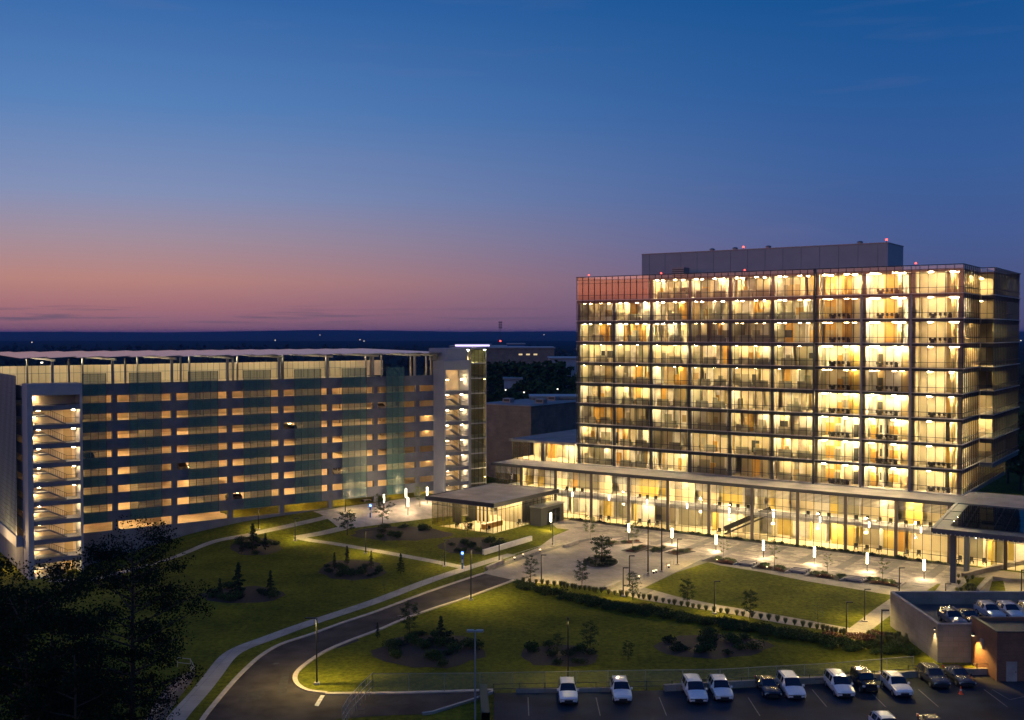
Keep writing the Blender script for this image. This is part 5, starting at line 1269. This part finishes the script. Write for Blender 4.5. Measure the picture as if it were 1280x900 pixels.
# ------------------------------------------------------------------ far woods, hills, distant buildings
rr = random.Random(77)
def forest(name, spots_, h0, h1, m, n_leaf=26, ls=2.2):
    mb = MB()
    for (X, Y) in spots_:
        h = rr.uniform(h0,h1); r_ = h*.38
        mb.tube((X,Y,0),(X,Y,h*.5),.3,.2,BARK,4,False)
        pts = blob_pts(rr,(X,Y,h*.62),r_,n_leaf,1.1); leaf_faces(mb, pts, ls*(h/15), m, rr)
    return mb.build(name, kind='stuff')
FARL = mat('far_canopy', (.03,.042,.02), .9, noise=.5, nscale=.05)
sp_ = []
for _ in range(2600):
    Y = 330*math.exp(rr.random()*1.9); X = rr.uniform(-.62,.62)*Y
    sp_.append((X,Y))
forest('far_woods', sp_, 9, 16, FARL, 22, 2.6)
fw = []
for _ in range(120):
    Y = rr.uniform(285,420); X = rr.uniform(-.06,.075)*Y+rr.uniform(-3,3)
    fw.append((X,Y))
WOODT = [make_tree('woodland_tree', 14, 5, 4, 14, 1500, .55, LEAF, 300+i, trunk_r=.3, twig=False) for i in range(2)]
seen = 0
ws = []
for (px_, D_, h_) in [(625,300,15),(640,315,16),(655,330,17),(668,318,14),(683,335,18),(697,325,15),(712,312,14),(633,370,18),(650,385,20),(672,380,21),(690,372,19),(708,390,17),(660,430,22),(640,440,20),(684,440,22),(705,435,20),(617,345,14),(722,350,15),(608,455,25),(622,450,26),(638,458,25.5),(652,448,26),(668,455,25),(684,450,26.5),(700,458,25),(1262,262,13),(1278,250,14),(1290,240,15),(1300,255,14),(1275,300,16)]:
    ws.append((px_,D_,h_))
for i,(px_,D_,h_) in enumerate(ws):
    p = near(px_,D_); lab = 'dark woodland tree in the gap between garage and tower' if px_ < 1000 else 'dark woodland tree beyond the right side of the tower'
    if i < 2: r_ = WOODT[i]; r_.location = p; r_.scale = (h_/14,)*3; tag(r_, lab, 'tree', 'woodland trees between the buildings')
    else: dup(WOODT[i%2], p, rr.uniform(0,6), lab, 'woodland trees between the buildings' if px_ < 1000 else 'woodland trees beyond the tower', h_/14)
FARD = emat('far_window', (1,.75,.4), .8)
# distant hills
hm = mat('hill_woods', (.02,.032,.03), 1.0, noise=.3, nscale=.002)
mb = MB(); n = 140; rows = []
for (D_, hh, ph) in ((5200,16,1),(6200,30,2),(7600,48,3),(9400,40,4)):
    row = []
    for i in range(n+1):
        az = -.75+1.5*i/n; X = D_*math.tan(az)*.9; z = hh+6*math.sin(az*9+ph)+4*math.sin(az*23+ph*2)+3*rr.random()
        row.append((X,D_,z if D_>5200 else z*.3))
    rows.append(row)
for A_, B_ in zip(rows,rows[1:]):
    for i in range(n): mb.face([A_[i],A_[i+1],B_[i+1],B_[i]], hm)
for i in range(n): mb.face([(rows[0][i][0],5000,0),(rows[0][i+1][0],5000,0),rows[0][i+1],rows[0][i]], hm)
mb.build('hills', kind='structure')
def far_bld(name, px0_, px1_, D_, zt, dep, wm_, lab, strip_=None, wins=0):
    r = empty(name, ((px0_-640)/F*D_, D_, 0), 0, lab, 'building'); w_ = (px1_-px0_)/F*D_
    a = MB(); a.box(0,w_,0,dep,0,zt,wm_); a.build('wall', r); a = MB(); a.box(-.5,w_+.5,-.5,dep+.5,zt,zt+.6,FRAMEL); a.build('roof', r)
    if strip_: a = MB(); a.box(0,w_,-.9,-.5,zt-.2-strip_,zt+.3,VIOL); a.build('light_band', r)
    for k in range(wins):
        if rr.random() < .6: a = MB(); x = w_*(k+.2)/wins; a.box(x,x+w_/wins*.5,-.08,0,zt-3.6,zt-2.8,FARD); a.build('window', r)
    return r
far_bld('distant_building', 569,612, 700, zat(431.5,700), 40, MATS['pier_panel'], 'distant flat building with a glowing violet white roof line', .5)
far_bld('distant_building', 562,634, 720, zat(431.5,720)-1, 40, MATS['pier_panel'], 'pale distant block behind the violet lit roof line')
far_bld('distant_building', 634,656, 715, zat(430.5,715), 30, MATS['phone_blue'], 'small blue distant block right of the violet lit building')
far_bld('distant_building', 600,693, 560, zat(435.5,560), 40, BROWN, 'long low distant building with a row of dim lit windows', wins=10)
far_bld('distant_building', 688,760, 470, zat(449,470), 30, MATS['pier_panel'], 'distant pale roofed building just left of the tower')
far_bld('distant_building', 630,652, 420, zat(474.5,420), 12, MATS['pier_panel'], 'small shed roof among the dark trees between the buildings')
far_bld('distant_building', 664,722, 288, zat(498,288), 10, MATS['pier_panel'], 'blue grey roof behind the brown block')
# radio mast
MS = empty('radio_mast', (near(625.5,1500).x,1500,0), 0, 'distant lattice radio mast with antenna tiers on the horizon', 'radio mast')
zt = zat(402,1500); a = MB()
for s in ((-1,-1),(1,-1),(1,1),(-1,1)): a.bar((s[0]*1.2,s[1]*1.2,0),(s[0]*.7,s[1]*.7,zt),.35,.35,DARKI)
for k in range(14): z = k*zt/14; a.bar((-1.1,-1.1,z),(1,-1,z+zt/14),.2,.2,DARKI)
a.build('lattice', MS)
for z in (zt-1,zt-4.5,zt-8.2): 
    a = MB()
    for k in range(6): t = k*math.pi/3; a.box(math.cos(t)*2-.45,math.cos(t)*2+.45,math.sin(t)*2-.2,math.sin(t)*2+.2,z-1.1,z+1.1,DARKI)
    a.tube((0,0,z-.2),(0,0,z+.2),2,2,DARKI,8); a.build('antenna', MS)
a = MB(); a.tube((0,-2,zat(427,1500)),(0,-2,zat(427,1500)+1.8),1.0,1.0,REDL,8); a.build('warning_light', MS)
# distant street lights
fl_ = [(344,425.5,1500),(450,425,1600),(455,426.5,1600),(655,491,330),(632,488,340),(697,487,330),(670,451,600),(711,497,300),(52,454,260),(400,419,3500),(1276,426,900),(636,443,640),(40,428,1700),(680,418.5,3600)]
for i,(a_,b_,D_) in enumerate(fl_):
    p = near(a_,D_); z = zat(b_,D_); s = D_/1000*.8
    if z < 1: continue
    r = empty('distant_street_lamp', p, 0, f"tiny distant street light {['on the wooded plain left of centre','on the far plain above the garage, left of a pair','on the far plain above the garage, right of a pair','warm, among trees above the brown block','dim, among trees near the lift shaft','dim, among trees near the tower','above the woods between the buildings','on the roof line beside the tower','behind the garage roof at far left','on the horizon hills above the garage','at the right picture edge','beside the distant lit windows','far left beyond the garage','on the horizon hills near the tower'][i]}", 'street light', 'tiny distant street lights')
    a = MB(); a.tube((0,0,0),(0,0,z),.12*max(1,s),.1*max(1,s),POST,5); a.build('pole', r); a = MB(); a.box(-.3*s-.12,.3*s+.12,-.3,.3,z,z+.25+.25*s,FARW); a.build('lamp_head', r)

# haze
HZ = True
if HZ:
    m_ = bpy.data.materials.new('haze'); m_.use_nodes = True; nt3 = m_.node_tree; nt3.nodes.clear(); o_ = nt3.nodes.new('ShaderNodeOutputMaterial'); v_ = nt3.nodes.new('ShaderNodeVolumePrincipled')
    v_.inputs['Color'].default_value = (.05,.26,.72,1); v_.inputs['Density'].default_value = .00009; nt3.links.new(v_.outputs[0], o_.inputs['Volume'])
    mb = MB(); mb.box(-11500,11500,-950,11500,-6,62,m_); hz_ = mb.build('haze', kind='stuff')

# ------------------------------------------------------------------ render settings
S.view_settings.view_transform = 'Standard'; S.view_settings.look = 'None'; S.view_settings.gamma = 1; S.view_settings.use_curve_mapping = False; S.view_settings.exposure = 0.0
c = S.cycles
c.use_denoising = True; c.max_bounces = 6; c.diffuse_bounces = 3; c.glossy_bounces = 3; c.transmission_bounces = 3; c.transparent_max_bounces = 24; c.volume_bounces = 0
c.sample_clamp_indirect = 3; c.sample_clamp_direct = 0; c.caustics_reflective = False; c.caustics_refractive = False; c.use_light_tree = True
bpy.context.view_layer.update()
